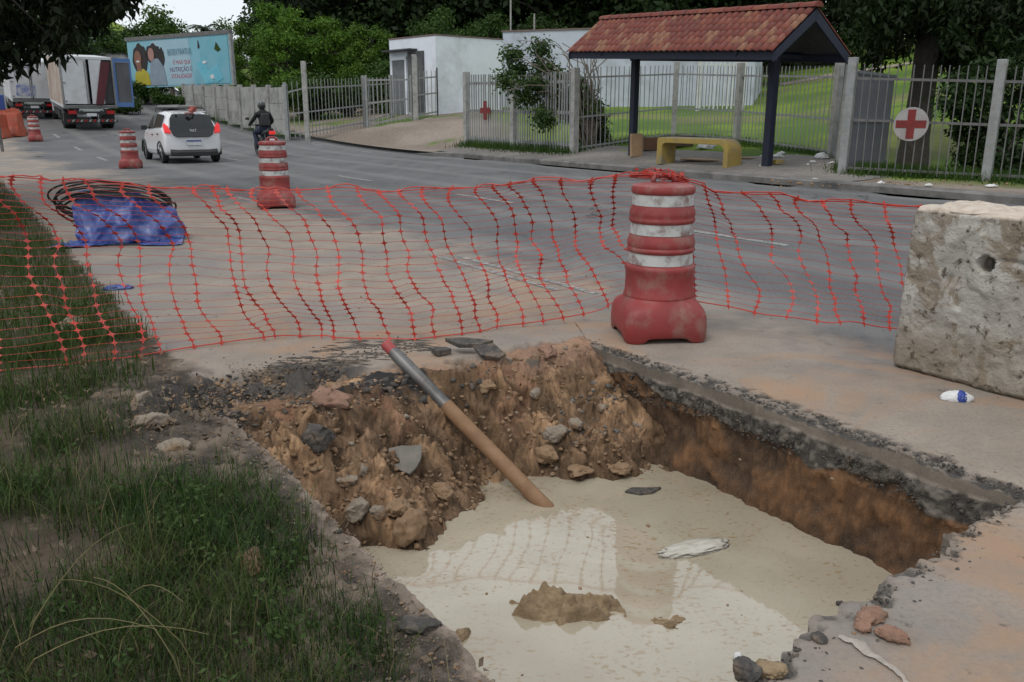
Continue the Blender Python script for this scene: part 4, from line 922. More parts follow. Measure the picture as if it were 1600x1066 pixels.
leaf_mid = leaf_m('leaf_mid', (.040, .085, .016), (.065, .125, .020), scale=.4)
leaf_bright = leaf_m('leaf_bright', (.065, .140, .017), (.115, .21, .024), scale=.7)
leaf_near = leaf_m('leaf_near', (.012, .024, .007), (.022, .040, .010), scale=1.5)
leaf_shrub = leaf_m('leaf_shrub', (.045, .085, .022), (.075, .125, .03), scale=1.5)
leaf_palm = leaf_m('leaf_palm', (.025, .05, .015), (.04, .065, .02), scale=.5)
grass_m = leaf_m('grass_blade', (.034, .078, .012), (.068, .092, .022), scale=3.5, tr=.25)
straw_m = leaf_m('straw', (.30, .25, .12), (.22, .2, .09), scale=3, tr=.2)
litter_m = leaf_m('dry_leaf', (.15, .10, .065), (.27, .2, .14), scale=14, tr=.1)

def leaves(centers, radii, n, size, seed, droop=.2, aspect=.5, shell=.45, squash=.8):
    rng = np.random.default_rng(seed); C = np.asarray(centers, float); R = np.asarray(radii, float); pr = R ** 2; pr /= pr.sum()
    idx = rng.choice(len(C), n, p=pr); d = rng.normal(size=(n, 3)); d /= np.linalg.norm(d, axis=1)[:, None]
    rad = R[idx] * (shell + (1 - shell) * rng.random(n) ** .6) * (1 + .25 * rng.normal(size=n)); off = d * rad[:, None]; off[:, 2] *= squash; p = C[idx] + off
    up = d * .6 + rng.normal(size=(n, 3)) * .65 + np.array([0, 0, .55]); up /= np.linalg.norm(up, axis=1)[:, None]
    t = rng.normal(size=(n, 3)) + np.array([0, 0, -droop * 2]); t -= up * (t * up).sum(1)[:, None]; t /= np.linalg.norm(t, axis=1)[:, None]; b = np.cross(up, t)
    L_ = size * rng.uniform(.6, 1.35, n)[:, None]; W_ = L_ * aspect * .5
    V = np.stack([p, p + t * L_ * .45 + b * W_ - up * L_ * .04, p + t * L_ - up * L_ * .12 * droop * 4, p + t * L_ * .45 - b * W_ - up * L_ * .04], 1).reshape(-1, 3)
    return mesh_np(V, np.arange(n * 4).reshape(n, 4))
def limbs(base_r, pts_from, centers, seed, k=7, sag=.1):
    m = MB(); rg = random.Random(seed)
    for a, c, r in zip(pts_from, centers, base_r):
        a, c = Vector(a), Vector(c); q = [a]
        for i in range(1, 6): t = i / 5; p = a.lerp(c, t); j = (c - a).length * .05 * math.sin(math.pi * t); q.append(p + Vector((rg.gauss(0, j), rg.gauss(0, j), (c - a).length * sag * math.sin(math.pi * t))))
        m.tube(q, [r * (1 - .8 * i / 5) for i in range(6)], k)
    return m
def tree_proto(seed, h, rad, nlobe, nleaf, lsize, lmat, trunk_r, crown_lo=.35, bmat=None, sc=1.0):
    rg = random.Random(seed); cs, rs = [], []
    for i in range(nlobe):
        z = h * (crown_lo + (1 - crown_lo) * (i + .5) / nlobe); w = rad * (1.0 if sc == 1 else 1.25) * math.sin(math.pi * min(.93, .25 + .68 * (i + .5) / nlobe)) ** .8; a = i * 2.4 + rg.uniform(-.5, .5)
        cs.append((math.cos(a) * w * rg.uniform(.35, .8), math.sin(a) * w * rg.uniform(.35, .8), z * rg.uniform(.9, 1.02))); rs.append(rad * rg.uniform(.22, .5) * sc)
    lm_ = leaves(cs, rs, nleaf, lsize, seed, .25, .55, .35)
    m = MB(); tp = [Vector((rg.gauss(0, .03 * h) * t, rg.gauss(0, .03 * h) * t, h * .75 * t - .3 * (t == 0))) for t in (0, .25, .5, .75, 1)]; m.tube(tp, [trunk_r * (1.15 - .85 * i / 4) for i in range(5)], 8)
    froms = [tp[2] if c[2] < h * .6 else tp[3] for c in cs]; lb = limbs([trunk_r * .4] * len(cs), froms, cs, seed); m.add(lb.v, lb.f)
    return m.mesh(True), lm_, lmat, bmat or bark
def plant_tree(proto, loc, sc, rz, name, label, group=None, cat='tree'):
    o = empty(name, loc, rz, label=label, cat=cat, group=group); o.scale = sc
    link('trunk', proto[0], proto[3], o); link('crown', proto[1], proto[2], o); return o
PR_dark = [tree_proto(500 + i, 10, 4.6, 15, 9000, .40, leaf_dark, .30, .22) for i in range(3)]
PR_mid = [tree_proto(520 + i, 8, 3.6, 24, 8500, .28, leaf_mid, .2, .25, sc=.7) for i in range(2)]
PR_br = [tree_proto(540 + i, 6.0, 3.1, 34, 15000, .19, leaf_bright, .12, .05, sc=.55) for i in range(3)]
def tree_at(u, t, proto, sc, rz, name, label, group=None, z=None):
    p = ray(u, 177, t); zz = tzf(p.x, p.y) if z is None else z; plant_tree(proto, (p.x, p.y, zz - .2), sc, rz, name, label, group)
WG = 'dark trees of the wood behind the buildings'; WLb = 'tall dark leafy tree in the wood behind the white building and the lawn'
rg = random.Random(77)
for i, (u, t, s_) in enumerate([(462, 66, .95), (540, 62, 1.1), (620, 62, 1.15), (700, 58, 1.1), (780, 60, 1.2), (860, 57, 1.1), (930, 60, 1.2), (1000, 56, 1.1), (1075, 60, 1.15), (1150, 58, 1.05), (1220, 70, 1.1), (1290, 78, 1.2), (1370, 76, 1.1), (1450, 72, 1.1), (1540, 70, 1.1), (1630, 64, 1.1), (660, 72, 1.3), (820, 74, 1.35), (985, 74, 1.35), (1130, 76, 1.3), (500, 76, 1.25), (580, 78, 1.3), (745, 78, 1.35), (905, 80, 1.4), (1060, 82, 1.4)]):
    tree_at(u, t, PR_dark[i % 3], (s_ * 1.1, s_ * 1.1, s_ * rg.uniform(.95, 1.12)), i * 1.7, 'forest_tree', WLb, WG)
BG = 'bright green trees behind the wall'
for i, (u, t, s_, lab) in enumerate([(398, 60, .78, 'bright green bushy tree directly right of the billboard'), (452, 52, .98, 'tallest bright green bushy tree above the concrete panel wall'), (515, 54, .92, 'bright green feathery tree behind the open gateway, left of the other'), (578, 52, .80, 'bright green tree beside the white gatehouse'), (352, 66, .55, 'low bright green tree peeping out behind the billboard')]):
    tree_at(u, t, PR_br[i % 3], (s_, s_, s_), i * 2.1, 'bushy_tree', lab)
for i, (u, t, s_, lab) in enumerate([(270, 82, 1.22, 'rounded green tree rising behind the billboard against the sky'), (345, 92, 1.15, 'green tree behind the palms at the right end of the billboard'), (205, 78, 1.0, 'green tree behind the billboard left half under the overhanging leaves'), (140, 74, 1.15, 'green tree behind the truck roof'), (60, 80, 1.2, 'green tree at the far end of the road'), (5, 74, 1.2, 'green tree at the far left beyond the vehicles'), (760, 49, .62, 'green leafy treetop behind the flat roof with the two masts'), (690, 51, .66, 'green treetop behind the corner of the white gatehouse'), (850, 50, .62, 'green treetop right of the roof masts')]):
    tree_at(u, t, PR_mid[i % 2], (s_, s_, s_), i * 1.3, 'roadside_tree', lab, z=1.0 if u < 400 else None)
# palm
def palm(u, t, h, label):
    p = ray(u, 177, t); o = empty('palm_tree', (p.x, p.y, .8), 0, label=label, cat='palm')
    MB().tube([(0, 0, 0), (.1, 0, h * .5), (.05, .1, h)], [.2, .16, .13], 8).build('trunk', bark_pale, o)
    rg = random.Random(int(u))
    for i in range(17):
        a = i * 2.4; el = rg.uniform(-.1, 1.1); ln = rg.uniform(1.9, 2.5); m = MB(); pts = []
        for k in range(9): t_ = k / 8; r_ = ln * t_ * math.cos(el * (1 - t_ * .4)); pts.append(Vector((math.cos(a) * r_ + .05, math.sin(a) * r_ + .1, h + ln * (math.sin(el) * t_ - .75 * t_ * t_))))
        m.tube(pts, .02, 4)
        side_ = Vector((-math.sin(a), math.cos(a), 0))
        for k in range(1, 9):
            for sg in (-1, 1):
                for j in (0, .5):
                    b_ = pts[k - 1].lerp(pts[k], j); e_2 = b_ + side_ * sg * .5 * (1 - .6 * k / 9) + Vector((0, 0, -.22)) + (pts[k] - pts[k - 1]) * .7; m.add([b_, b_ + (pts[k] - pts[k - 1]) * .35, e_2], [(0, 1, 2)])
        m.build('frond', leaf_palm, o)
palm(330, 84, 8.4, 'dark palm against the sky just right of the round tree'); palm(362, 88, 7.4, 'smaller palm right of the first one behind the bushes')
# low hedge masses
def bush(name, u, v, t, size, n, ls, mat, seed, label, stem=True, z=None):
    p = ray(u, v, t); zz = (tzf(p.x, p.y) if to_ns(p.x, p.y)[0] > 14.4 else float(zroad(to_ns(p.x, p.y)[1]))) if z is None else z; rg = random.Random(seed); cs, rs = [], []
    for i in range(12): a = i * 2.4; w = rg.uniform(.2, .75); cs.append((math.cos(a) * size[0] * .5 * w, math.sin(a) * size[1] * .5 * w, size[2] * rg.uniform(.2, .8))); rs.append(min(size) * rg.uniform(.18, .3))
    o = empty(name, (p.x, p.y, zz), 0, label=label, cat='bush'); link('foliage', leaves(cs, rs, n, ls, seed, .2, .5, .3), mat, o)
    limbs([.03] * 12, [(0, 0, -.05)] * 12, cs, seed, 5).build('stem', bark, o)
bush('bush', 215, 150, 52, (6, 3, 2.2), 5000, .22, leaf_mid, 61, 'green roadside bush under the billboard')
bush('bush', 262, 160, 50, (3.5, 2, 1.4), 3000, .18, leaf_mid, 62, 'low green weeds between the truck and the car')
bush('bush', 195, 172, 47, (3, 2, .9), 2500, .16, leaf_shrub, 63, 'low green weeds right of the truck bumper')
bush('bush', 545, 165, 46, (9, 4, 2.0), 6000, .22, leaf_mid, 64, 'green undergrowth behind the iron gate')
bush('bush', 470, 160, 46, (7, 4, 2.6), 6000, .22, leaf_mid, 65, 'green undergrowth behind the short railing beside the wall')
bush('bush', 600, 150, 48, (5, 3, 3.2), 5000, .22, leaf_mid, 66, 'dense green bush against the gatehouse side')
bush('bush', 110, 165, 62, (9, 4, 3.4), 5000, .3, leaf_dark, 67, 'dark bush behind the delivery truck')
bush('bush', 1320, 120, 66, (16, 6, 5), 8000, .4, leaf_dark, 68, 'dark woodland edge bush above the hill path')
bush('bush', 1560, 100, 62, (16, 6, 5), 8000, .4, leaf_dark, 69, 'dark bush on the hill at the right edge')
bush('bush', 1190, 110, 66, (12, 6, 5), 8000, .4, leaf_dark, 70, 'dark bush behind the shelter roof on the hill')
# shrub by the left fence: bare branches with tufts, thick dark base
p = ray(925, 232, 26.6); SB = empty('shrub', (p.x, p.y, tzf(p.x, p.y)), 0, label='leggy shrub with bare upper branches behind the white fence left of the shelter', cat='shrub')
rg = random.Random(9); tips = []; cs = []
for i in range(34):
    u = rg.uniform(772, 945); v = rg.uniform(62, 190); q = ray(u, v, 26.6 + rg.uniform(-.9, .9)) - Vector(SB.location); tips.append(q)
limbs([.035] * 34, [(rg.gauss(0, .1), rg.gauss(0, .1), 0) for _ in tips], tips, 9, 5, .25).build('branches', bark_pale, SB)
cl = [(845, 75), (800, 85), (810, 110), (790, 125), (850, 105), (870, 120), (835, 130), (855, 140), (820, 150), (880, 150), (860, 165), (900, 130), (915, 150), (890, 175), (850, 185), (910, 185), (925, 170)]
cs = [tuple(ray(u, v, 26.6 + rg.uniform(-.5, .5)) - Vector(SB.location)) for u, v in cl]
link('foliage', leaves(cs, [.42] * len(cs), 7500, .14, 91, .3, .5, .1), leaf_shrub, SB)
cl = [(925, 165), (915, 185), (935, 190), (925, 205), (912, 212), (940, 212), (925, 222)]
cs = [tuple(ray(u, v, 26.8) - Vector(SB.location)) for u, v in cl]
link('dense_base', leaves(cs, [.34] * len(cs), 3600, .12, 92, .5, .5, .1), leaf_dark, SB)
# big tree right behind the fence
p = ray(1424, 264, 21); bz = tzf(p.x, p.y); RT = empty('big_tree', (p.x, p.y, bz), 0, label='big tree with thick trunk and drooping dark leaves behind the right fence', cat='tree')
def rel(u, v, t, o): return ray(u, v, t) - Vector(o.location)
m = MB(); tp = [Vector((0, 0, -.2)), rel(1430, 215, 21, RT), rel(1443, 130, 21, RT), rel(1452, 60, 21, RT), rel(1462, -10, 21, RT), rel(1470, -110, 21, RT)]
m.tube(tp, [.40, .33, .30, .31, .30, .22], 12)
cs, rs = [], []; rg = random.Random(3)
for i in range(46):
    u, v = rg.uniform(1330, 1760), rg.uniform(-260, 22); cs.append(rel(u, v, 21 + rg.uniform(-2.6, 3.5), RT)); rs.append(rg.uniform(.35, .75))
for u, v in ((1385, 35), (1372, 62), (1368, 85), (1400, 55), (1425, 40), (1480, 45), (1405, 82), (1412, 70), (1500, 50), (1530, 60), (1560, 45), (1590, 60), (1540, 85), (1580, 90), (1510, 75), (1475, 90)): cs.append(rel(u, v, 20.5 + rg.uniform(-.8, .8), RT)); rs.append(rg.uniform(.2, .42))
for i in range(34): cs.append(rel(rg.uniform(1470, 1640), rg.uniform(-10, 100), 20 + rg.uniform(-1, 2), RT)); rs.append(rg.uniform(.3, .5))
for i in range(14): cs.append(rel(rg.uniform(1345, 1480), rg.uniform(-10, 30), 20 + rg.uniform(-1, 1), RT)); rs.append(rg.uniform(.3, .5))
lb = limbs([.10] * 46, [tp[4] if c.z > 4 else tp[3] for c in cs[:46]], cs[:46], 5); m.add(lb.v, lb.f); m.build('trunk', bark, RT, True)
link('crown', leaves(cs, rs, 30000, .19, 33, .7, .4, .15, 1.1), leaf_dark, RT)
# dark shrub at the right edge
p = ray(1560, 285, 17.8); SR = empty('shrub', (p.x, p.y, tzf(p.x, p.y)), 0, label='dark leafy shrub behind the fence at the right edge', cat='shrub'); cs, rs = [], []
for u, v in ((1500, 130), (1490, 160), (1510, 180), (1500, 205), (1530, 150), (1535, 190), (1525, 225), (1560, 130), (1570, 170), (1560, 210), (1590, 150), (1600, 200), (1590, 240), (1555, 250), (1620, 170), (1630, 230), (1515, 245), (1575, 110), (1540, 110), (1620, 120), (1600, 268), (1540, 270)): cs.append(rel(u, v, 17.9 + rg.uniform(-.2, .5), SR)); rs.append(rg.uniform(.25, .42))
limbs([.04] * len(cs), [(0, .1, 0)] * len(cs), cs, 8, 5).build('stem', bark, SR); link('foliage', leaves(cs, rs, 8500, .13, 34, .4, .5, .1), leaf_dark, SR)
# overhanging tree at the upper left: trunk outside the picture
x, y = rd(-4.6, 14.2); LT = empty('overhanging_tree', (x, y, 0), 0, label='tree overhanging from the left with dark pointed leaves', cat='tree'); cs, rs = [], []; rg = random.Random(12)
m = MB(); trunk = [Vector((0, 0, -.2)), Vector((.1, 0, 1.5)), Vector((.3, .1, 3.2)), Vector((.8, .2, 5))]; m.tube(trunk, [.34, .28, .25, .2], 10)
def lim_v(u): return float(np.interp(u, [-300, 0, 40, 60, 100, 125, 145, 160, 185, 200, 228, 240], [130, 122, 104, 76, 88, 84, 52, 34, 24, 6, -8, -30]))
for i in range(330):
    u = rg.uniform(-260, 232); v = rg.uniform(-140, lim_v(u) - 12)
    cs.append(rel(u, v, 13.5 + rg.uniform(-1.5, 2.2), LT)); rs.append(rg.uniform(.13, .30))
for i in range(60): cs.append(Vector((rg.gauss(1.2, 1.7), rg.gauss(0, 1.8), rg.uniform(4, 7)))); rs.append(rg.uniform(.4, .7))
for i in range(16): cs.append(rel(rg.uniform(390, 470), rg.uniform(-60, -6), 15 + rg.uniform(-1, 1), LT)); rs.append(.14)
lb = limbs([.05] * 60, [trunk[2] if i % 2 else trunk[3] for i in range(60)], cs[0:240:4], 15, 5, .12); m.add(lb.v, lb.f); m.build('trunk', bark, LT, True)
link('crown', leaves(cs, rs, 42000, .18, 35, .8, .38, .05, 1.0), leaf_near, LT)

# grass of the verge
def blades(name, n, nr, sr, hr, w, seed, mat, dens, label, lean=.5):
    rng = np.random.default_rng(seed); a = rng.uniform(*nr, n * 3); b = sr[0] + (sr[1] - sr[0]) * rng.random(n * 3) ** 1.6
    k = rng.random(n * 3) < dens(a, b); a, b = a[k][:n], b[k][:n]; n = len(a); x, y = rd(a, b)
    h = rng.uniform(*hr, n) * (.6 + .5 * sm(-.5, .6, fbm(a * 2.5, b * 2.5, seed=seed))); an = rng.uniform(0, 6.28, n); ln = lean * rng.random(n) * h
    dx, dy = np.cos(an), np.sin(an); px, py = -dy, dx; W = w * rng.uniform(.6, 1.3, n); V = []
    for t, ww in ((0, 1), (.4, .9), (.75, .6)):
        cx = x + dx * ln * t * t; cy = y + dy * ln * t * t; cz = h * t * (1 - .15 * t * lean)
        V.append(np.stack([cx - px * W * ww, cy - py * W * ww, cz], -1)); V.append(np.stack([cx + px * W * ww, cy + py * W * ww, cz], -1))
    V.append(np.stack([x + dx * ln * 1.05, y + dy * ln * 1.05, h * (1 - .2 * lean)], -1)); V.append(V[-1] + np.array([0, 0, 1e-4]))
    V = np.stack(V, 1).reshape(-1, 3); i = (np.arange(n) * 8)[:, None, None]; F_ = (i + np.array([[0, 1, 3, 2], [2, 3, 5, 4], [4, 5, 7, 6]])[None]).reshape(-1, 4)
    return link(name, mesh_np(V, F_), mat, kind='stuff', label=label, cat='grass')
edge_n = lambda b: np.interp(b, [-1, .8, 1.6, 2.2, 2.9, 3.6, 4.2, 4.6, 5.2, 6.5, 9, 13, 30], [.68, .74, .82, .86, .84, .60, .56, .70, .84, .88, .92, .95, .95])
def den(a, b):
    d = sm(.12, -.18, a - edge_n(b) + .16 * fbm(a * 3, b * 3, o=3, seed=50)); pt = .12 + .88 * sm(-.65, .0, fbm(a * 1.7, b * 1.7, o=3, seed=51)); lit = 1 - .85 * np.exp(-((b - 4.55) / .38) ** 2) * sm(-.9, -.2, a)
    return d * pt * lit
blades('grass', 85000, (-2.0, .95), (.1, 6), (.04, .17), .0015, 1, grass_m, den, 'green grass of the verge left of the pit', 1.0)
blades('grass', 30000, (-2.0, .9), (.1, 5), (.05, .2), .0015, 2, leaf_dark, den, 'dark green tufts between the grass of the verge', 1.2)
blades('grass', 42000, (-2.2, 1.0), (4.6, 24), (.05, .18), .0028, 3, grass_m, den, 'green grass of the verge behind the net')
blades('grass', 4200, (-2.0, .95), (.1, 8), (.06, .22), .0013, 4, straw_m, lambda a, b: .3 + .7 * den(a, b), 'dry straw-coloured blades in the verge', .9)
rw = np.random.default_rng(31); a_ = rw.uniform(-1.6, .85, 900); b_ = .2 + 7 * rw.random(900) ** 1.5; k_ = rw.random(900) < den(a_, b_); a_, b_ = a_[k_], b_[k_]; x, y = rd(a_, b_)
link('weeds', leaves(np.stack([x, y, rw.uniform(.03, .14, len(x))], -1), rw.uniform(.03, .08, len(x)), 9000, .021, 31, .2, .5, .1, .8), leaf_shrub, kind='stuff', label='small leafy weeds growing between the grass of the verge', cat='weeds')
m = MB(); rg = random.Random(2)
for (u0, v0), (u1, v1), hh in (((30, 1010), (215, 845), .15), ((290, 1060), (150, 935), .2), ((310, 1030), (95, 940), .22), ((20, 1050), (330, 1025), .12), ((395, 1060), (415, 960), .3), ((0, 1030), (250, 1020), .2), ((180, 960), (290, 975), .2), ((240, 860), (222, 760), .25), ((380, 900), (362, 830), .2), ((930, 1060), (985, 985), .0)):
    if u0 > 900: continue
    a, b = gp(u0, v0, .05), gp(u1, v1, .05 + hh); q = [a.lerp(b, t) + Vector((0, 0, .10 * math.sin(math.pi * t * .8))) for t in np.linspace(0, 1, 9)]; q[0].z = 0; m.tube(q, [.0022 - .00018 * i for i in range(9)], 4)
m.build('grass_stalks', straw_m, kind='stuff', label='long pale grass stalks arching over the verge', cat='grass')
def flat_leaves(name, n, nr, sr, size, seed, mat, label, dens=None):
    rng = np.random.default_rng(seed); a, b = rng.uniform(*nr, n), rng.uniform(*sr, n)
    x, y = rd(a, b); an = rng.uniform(0, 6.28, n); L_ = size * rng.uniform(.5, 1.4, n); V = []
    for (p_, q_, z_) in ((-.5, 0, .3), (0, .22, .0), (.5, 0, .35), (0, -.22, .1)): V.append(np.stack([x + (np.cos(an) * p_ - np.sin(an) * q_) * L_, y + (np.sin(an) * p_ + np.cos(an) * q_) * L_, .012 + z_ * L_ * rng.uniform(.1, .8, n) + rng.uniform(0, .03, n)], -1))
    link(name, mesh_np(np.stack(V, 1).reshape(-1, 3), np.arange(n * 4).reshape(n, 4)), mat, kind='stuff', label=label, cat='leaf litter')
flat_leaves('leaf_litter', 650, (-1.6, 1.0), (3.9, 5.3), .036, 5, litter_m, 'dry leaves lying in the verge under the net')
flat_leaves('leaf_litter', 420, (-.6, 1.0), (.6, 4.2), .03, 6, litter_m, 'dry leaves scattered along the verge beside the pit')
flat_leaves('leaf_litter', 160, (-1.4, 1.0), (5.0, 10), .05, 7, litter_m, 'dry leaves in the verge beside the tarp')
# trodden lawn fringe along fences
def fringe(name, pts, n, h, seed, label):
    rng = np.random.default_rng(seed); P = [ray(*q) for q in pts]; a = rng.random(n) * (len(P) - 1); i = a.astype(int); f_ = a - i
    x = np.array([P[k].x + (P[k + 1].x - P[k].x) * q for k, q in zip(i, f_)]) + rng.normal(0, .25, n); y = np.array([P[k].y + (P[k + 1].y - P[k].y) * q for k, q in zip(i, f_)]) + rng.normal(.1, .35, n); z = tz(x, y)
    hh = h * rng.uniform(.4, 1.3, n); an = rng.uniform(0, 6.28, n); w = .012; V = np.stack([np.stack([x - w * np.cos(an), y - w * np.sin(an), z], -1), np.stack([x + w * np.cos(an), y + w * np.sin(an), z], -1), np.stack([x + rng.normal(0, .06, n), y + rng.normal(0, .06, n), z + hh], -1)], 1).reshape(-1, 3)
    link(name, mesh_np(V, np.arange(n * 3).reshape(n, 3)), leaf_mid, kind='stuff', label=label, cat='grass')
fringe('grass', [(730, 224, 31), (803, 231, 28.5), (897, 237, 25.7)], 5000, .25, 8, 'grass growing along the foot of the left white fence')
fringe('grass', [(903, 220, 26.5), (1052, 215, 27.5), (1150, 222, 24.5), (1299, 240, 20.8)], 5000, .16, 9, 'grass along the foot of the fence behind the shelter')
fringe('grass', [(1330, 266, 18.2), (1440, 274, 17.4), (1600, 284, 16.2)], 4500, .22, 10, 'grass along the foot of the right fence')
fringe('grass', [(330, 200, 47), (390, 202, 43), (452, 203, 38)], 3000, .3, 11, 'grass tufts at the foot of the panel wall')
# ------------------------------------------------------------------ fences
def gz(p): return Vector((p.x, p.y, tzf(p.x, p.y)))
def mk(c, d, mat, name, parent): return B(c, d, name, mat, parent)
_pk = {}
def fence(name, label, posts, hs, mat, pmat, step, rails=(.12, .5, .9), over=.12, pw=.028, post_w=.16, lean=0, wide=.07, cat='fence', post_extra=.1, skip_first=False):
    """posts: ground points; hs: height of the pickets at each post"""
    P = [Vector(p) for p in posts]; o = empty(name, P[0], 0, label=label, cat=cat); b = P[0]
    for i, p in enumerate(P):
        if skip_first and i == 0: continue
        h = hs[i] + post_extra; q = p - b; d = (P[min(i + 1, len(P) - 1)] - P[max(i - 1, 0)]); a = math.atan2(d.y, d.x)
        m = MB(); m.box((0, 0, h / 2 - .1), (post_w, post_w, h + .2)); c = m.build('post', pmat, o, bevel=.012); c.location = q; c.rotation_euler = (0, 0, a)
    key = (pw, mat.name); 
    if key not in _pk: _pk[key] = MB().box((0, 0, .5), (pw, pw * .6, 1.0)).mesh()
    for i in range(len(P) - 1):
        d = P[i + 1] - P[i]; L_ = math.hypot(d.x, d.y); n = max(2, int(L_ / step)); a = math.atan2(d.y, d.x); u = d / L_; nx = Vector((-math.sin(a), math.cos(a), 0))
        for k in range(n):
            t = (k + .5) / n; q = P[i].lerp(P[i + 1], t) - b; h = hs[i] + (hs[i + 1] - hs[i]) * t
            c = link('picket', _pk[key], mat, o); c.location = q + Vector((0, 0, .04)); c.scale = (1, 1, h - .04); c.rotation_euler = (random.gauss(0, .006), random.gauss(0, .006), a)
        for r in rails:
            p0 = P[i] - b + Vector((0, 0, hs[i] * r)) + nx * pw * .62; p1 = P[i + 1] - b + Vector((0, 0, hs[i + 1] * r)) + nx * pw * .62; e = (p1 - p0); Lr = e.length
            rot = e.to_track_quat('X', 'Z').to_matrix(); m = MB(); m.box((0, 0, 0), (Lr - post_w * .9, .03, wide), None); c = m.build('rail', mat, o); c.location = (p0 + p1) / 2; c.rotation_euler = rot.to_euler()
    return o
random.seed(5)
G = lambda u, v, t: gz(ray(u, v, t))
f1 = [G(730, 225, 31), G(803, 232, 28.5), G(897, 237, 25.5)]
def hgt(p, vtop):
    # picket height so that the top sits where the photograph's does
    t = (p.y * CP + (H - p.z) * SP); lo = p.z
    for h in np.arange(.5, 6, .02):
        dep = p.y * CP + (H - p.z - h) * SP; up = (p.z + h - H) * CP + p.y * SP
        if 533 - F * up / dep <= vtop: return float(h)
    return 2.5
fence('white_fence', 'weathered white picket fence carrying the small red cross, left of the shelter', f1, [hgt(f1[0], 118), hgt(f1[1], 116), hgt(f1[2], 112)], fence_white, concrete_post, .155, (.1, .5, .88), pw=.05, post_w=.2, wide=.09)
f2 = [f1[2] + Vector((.05, .05, 0)), G(1052, 215, 27.5), G(1150, 222, 24.5), G(1299, 241, 20.6), G(1312, 252, 19.3)]
fence('thin_fence', 'thin grey iron railing behind the bus shelter and bench', f2, [hgt(f2[0], 106), hgt(f2[1], 103), hgt(f2[2], 104), hgt(f2[3], 104), hgt(f2[4], 102)], fence_white, concrete_post, .17, (.06, .42, .88), pw=.024, post_w=.17, wide=.05, skip_first=True)
f3 = [G(1316, 271, 18), G(1540, 284, 16.4), G(1690, 292, 15.4)]
fence('iron_fence', 'dark spiked iron fence with white posts carrying the round sign at right', f3, [hgt(f3[0], 100), hgt(f3[1], 104), hgt(f3[2], 105)], fence_grey, fence_white, .155, (.06, .5, .87), pw=.02, post_w=.17, wide=.05, post_extra=.12)
# grey sheet gate leaf
g0, g1 = f3[0] + Vector((.16, .12, 0)), G(1384, 247, 20.4); d = g1 - g0; a = math.atan2(d.y, d.x); Lg = math.hypot(d.x, d.y)
GL = empty('gate_leaf', g0, a, label='grey barred gate leaf swung inward beside the tall white post', cat='gate'); hg = hgt(g0, 106)
mesh_grey = pm('gate_grey', (.16, .165, .19), (.12, .125, .14), 3, .7)
_gp = MB().box((0, 0, .5), (.036, .02, 1)).mesh()
for k in range(int(Lg / .075)):
    c = link('bar', _gp, mesh_grey, GL); c.location = (.05 + k * .075, 0, .12); c.scale = (1, 1, hg - .2)
for z in (.14, hg * .5, hg - .1): B((Lg / 2, -.03, z), (Lg, .04, .06), 'rail', mesh_grey, GL)
# left gateway railing: fence behind the wall end, gates
f4 = [G(449, 200, 37.5), G(480, 199, 37.5), G(570, 184, 40), G(612, 180, 41)]
fence('gateway_railing', 'thin rusty white railing closing the dirt entrance between wall and gatehouse', f4, [hgt(f4[0], 133), hgt(f4[1], 124), hgt(f4[2], 122), hgt(f4[3], 121)], fence_white, fence_white, .2, (.1, .45, .85), pw=.03, post_w=.14, wide=.06)
f5 = [G(574, 183, 39.2), G(643, 181, 39)]
fence('iron_gate', 'wide rusty white iron gate leaf leaning before the gatehouse', f5, [hgt(f5[0], 122), hgt(f5[1], 122)], fence_white, fence_white, .2, (.08, .5, .95), pw=.03, post_w=.09, wide=.07, cat='gate')
f6 = [G(648, 181, 38.8), G(684, 177, 39.6)]
fence('iron_gate', 'short white iron gate leaf in front of the gatehouse corner', f6, [hgt(f6[0], 112), hgt(f6[1], 110)], fence_white, dark_trim, .2, (.08, .5, .85), pw=.03, post_w=.06, wide=.07, cat='gate')
def pole(u, v, t, vtop, w, mat, label, name='gate_post'):
    p = G(u, v, t); h = hgt(p, vtop); m = MB(); m.box((0, 0, h / 2 - .1), (w, w, h + .2)); o = m.build(name, mat, bevel=.01, label=label, cat='post'); o.location = p; return o
pole(480, 200, 37.2, 96, .2, concrete_post, 'tall slim white concrete post at the end of the railing beside the panel wall')
pole(650, 182, 38.6, 86, .22, concrete_post, 'tall white concrete gate post standing before the gatehouse')
for u, v, t, vt, lab in ((798, 170, 46, -6, 'thin tall mast on the flat roof, left of two'), (834, 170, 46, 22, 'shorter thin mast on the flat roof, right of two')):
    p = G(u, v, t); h = hgt(p, vt); MB().tube([(p.x, p.y, p.z), (p.x, p.y, p.z + h)], .045, 8).build('mast', concrete_post, label=lab, cat='mast')
# concrete panel wall
w0, w1 = G(292, 192, 50), G(449, 200, 37.8); d = w1 - w0; Lw = math.hypot(d.x, d.y); a = math.atan2(d.y, d.x)
PW = empty('panel_wall', w0, a, label='grey precast concrete panel wall along the road behind the motorcycle', cat='wall')
nb = 8
for i in range(nb + 1):
    t = i / nb; q = w0.lerp(w1, t); z = tzf(q.x, q.y) - w0.z; vt = np.interp(t, [0, 1], [132, 134]); h = hgt(Vector((q.x, q.y, z + w0.z)), vt)
    B((Lw * t, 0, z + h / 2 - .1), (.16, .2, h + .25), 'post', concrete_post, PW)
    if i < nb:
        for r in range(3): B((Lw * (t + .5 / nb), .012 * (r - 1), z + (r + .5) * h * .95 / 3), (Lw / nb - .17, .06, h * .95 / 3 - .015), 'panel', wall_grey, PW)

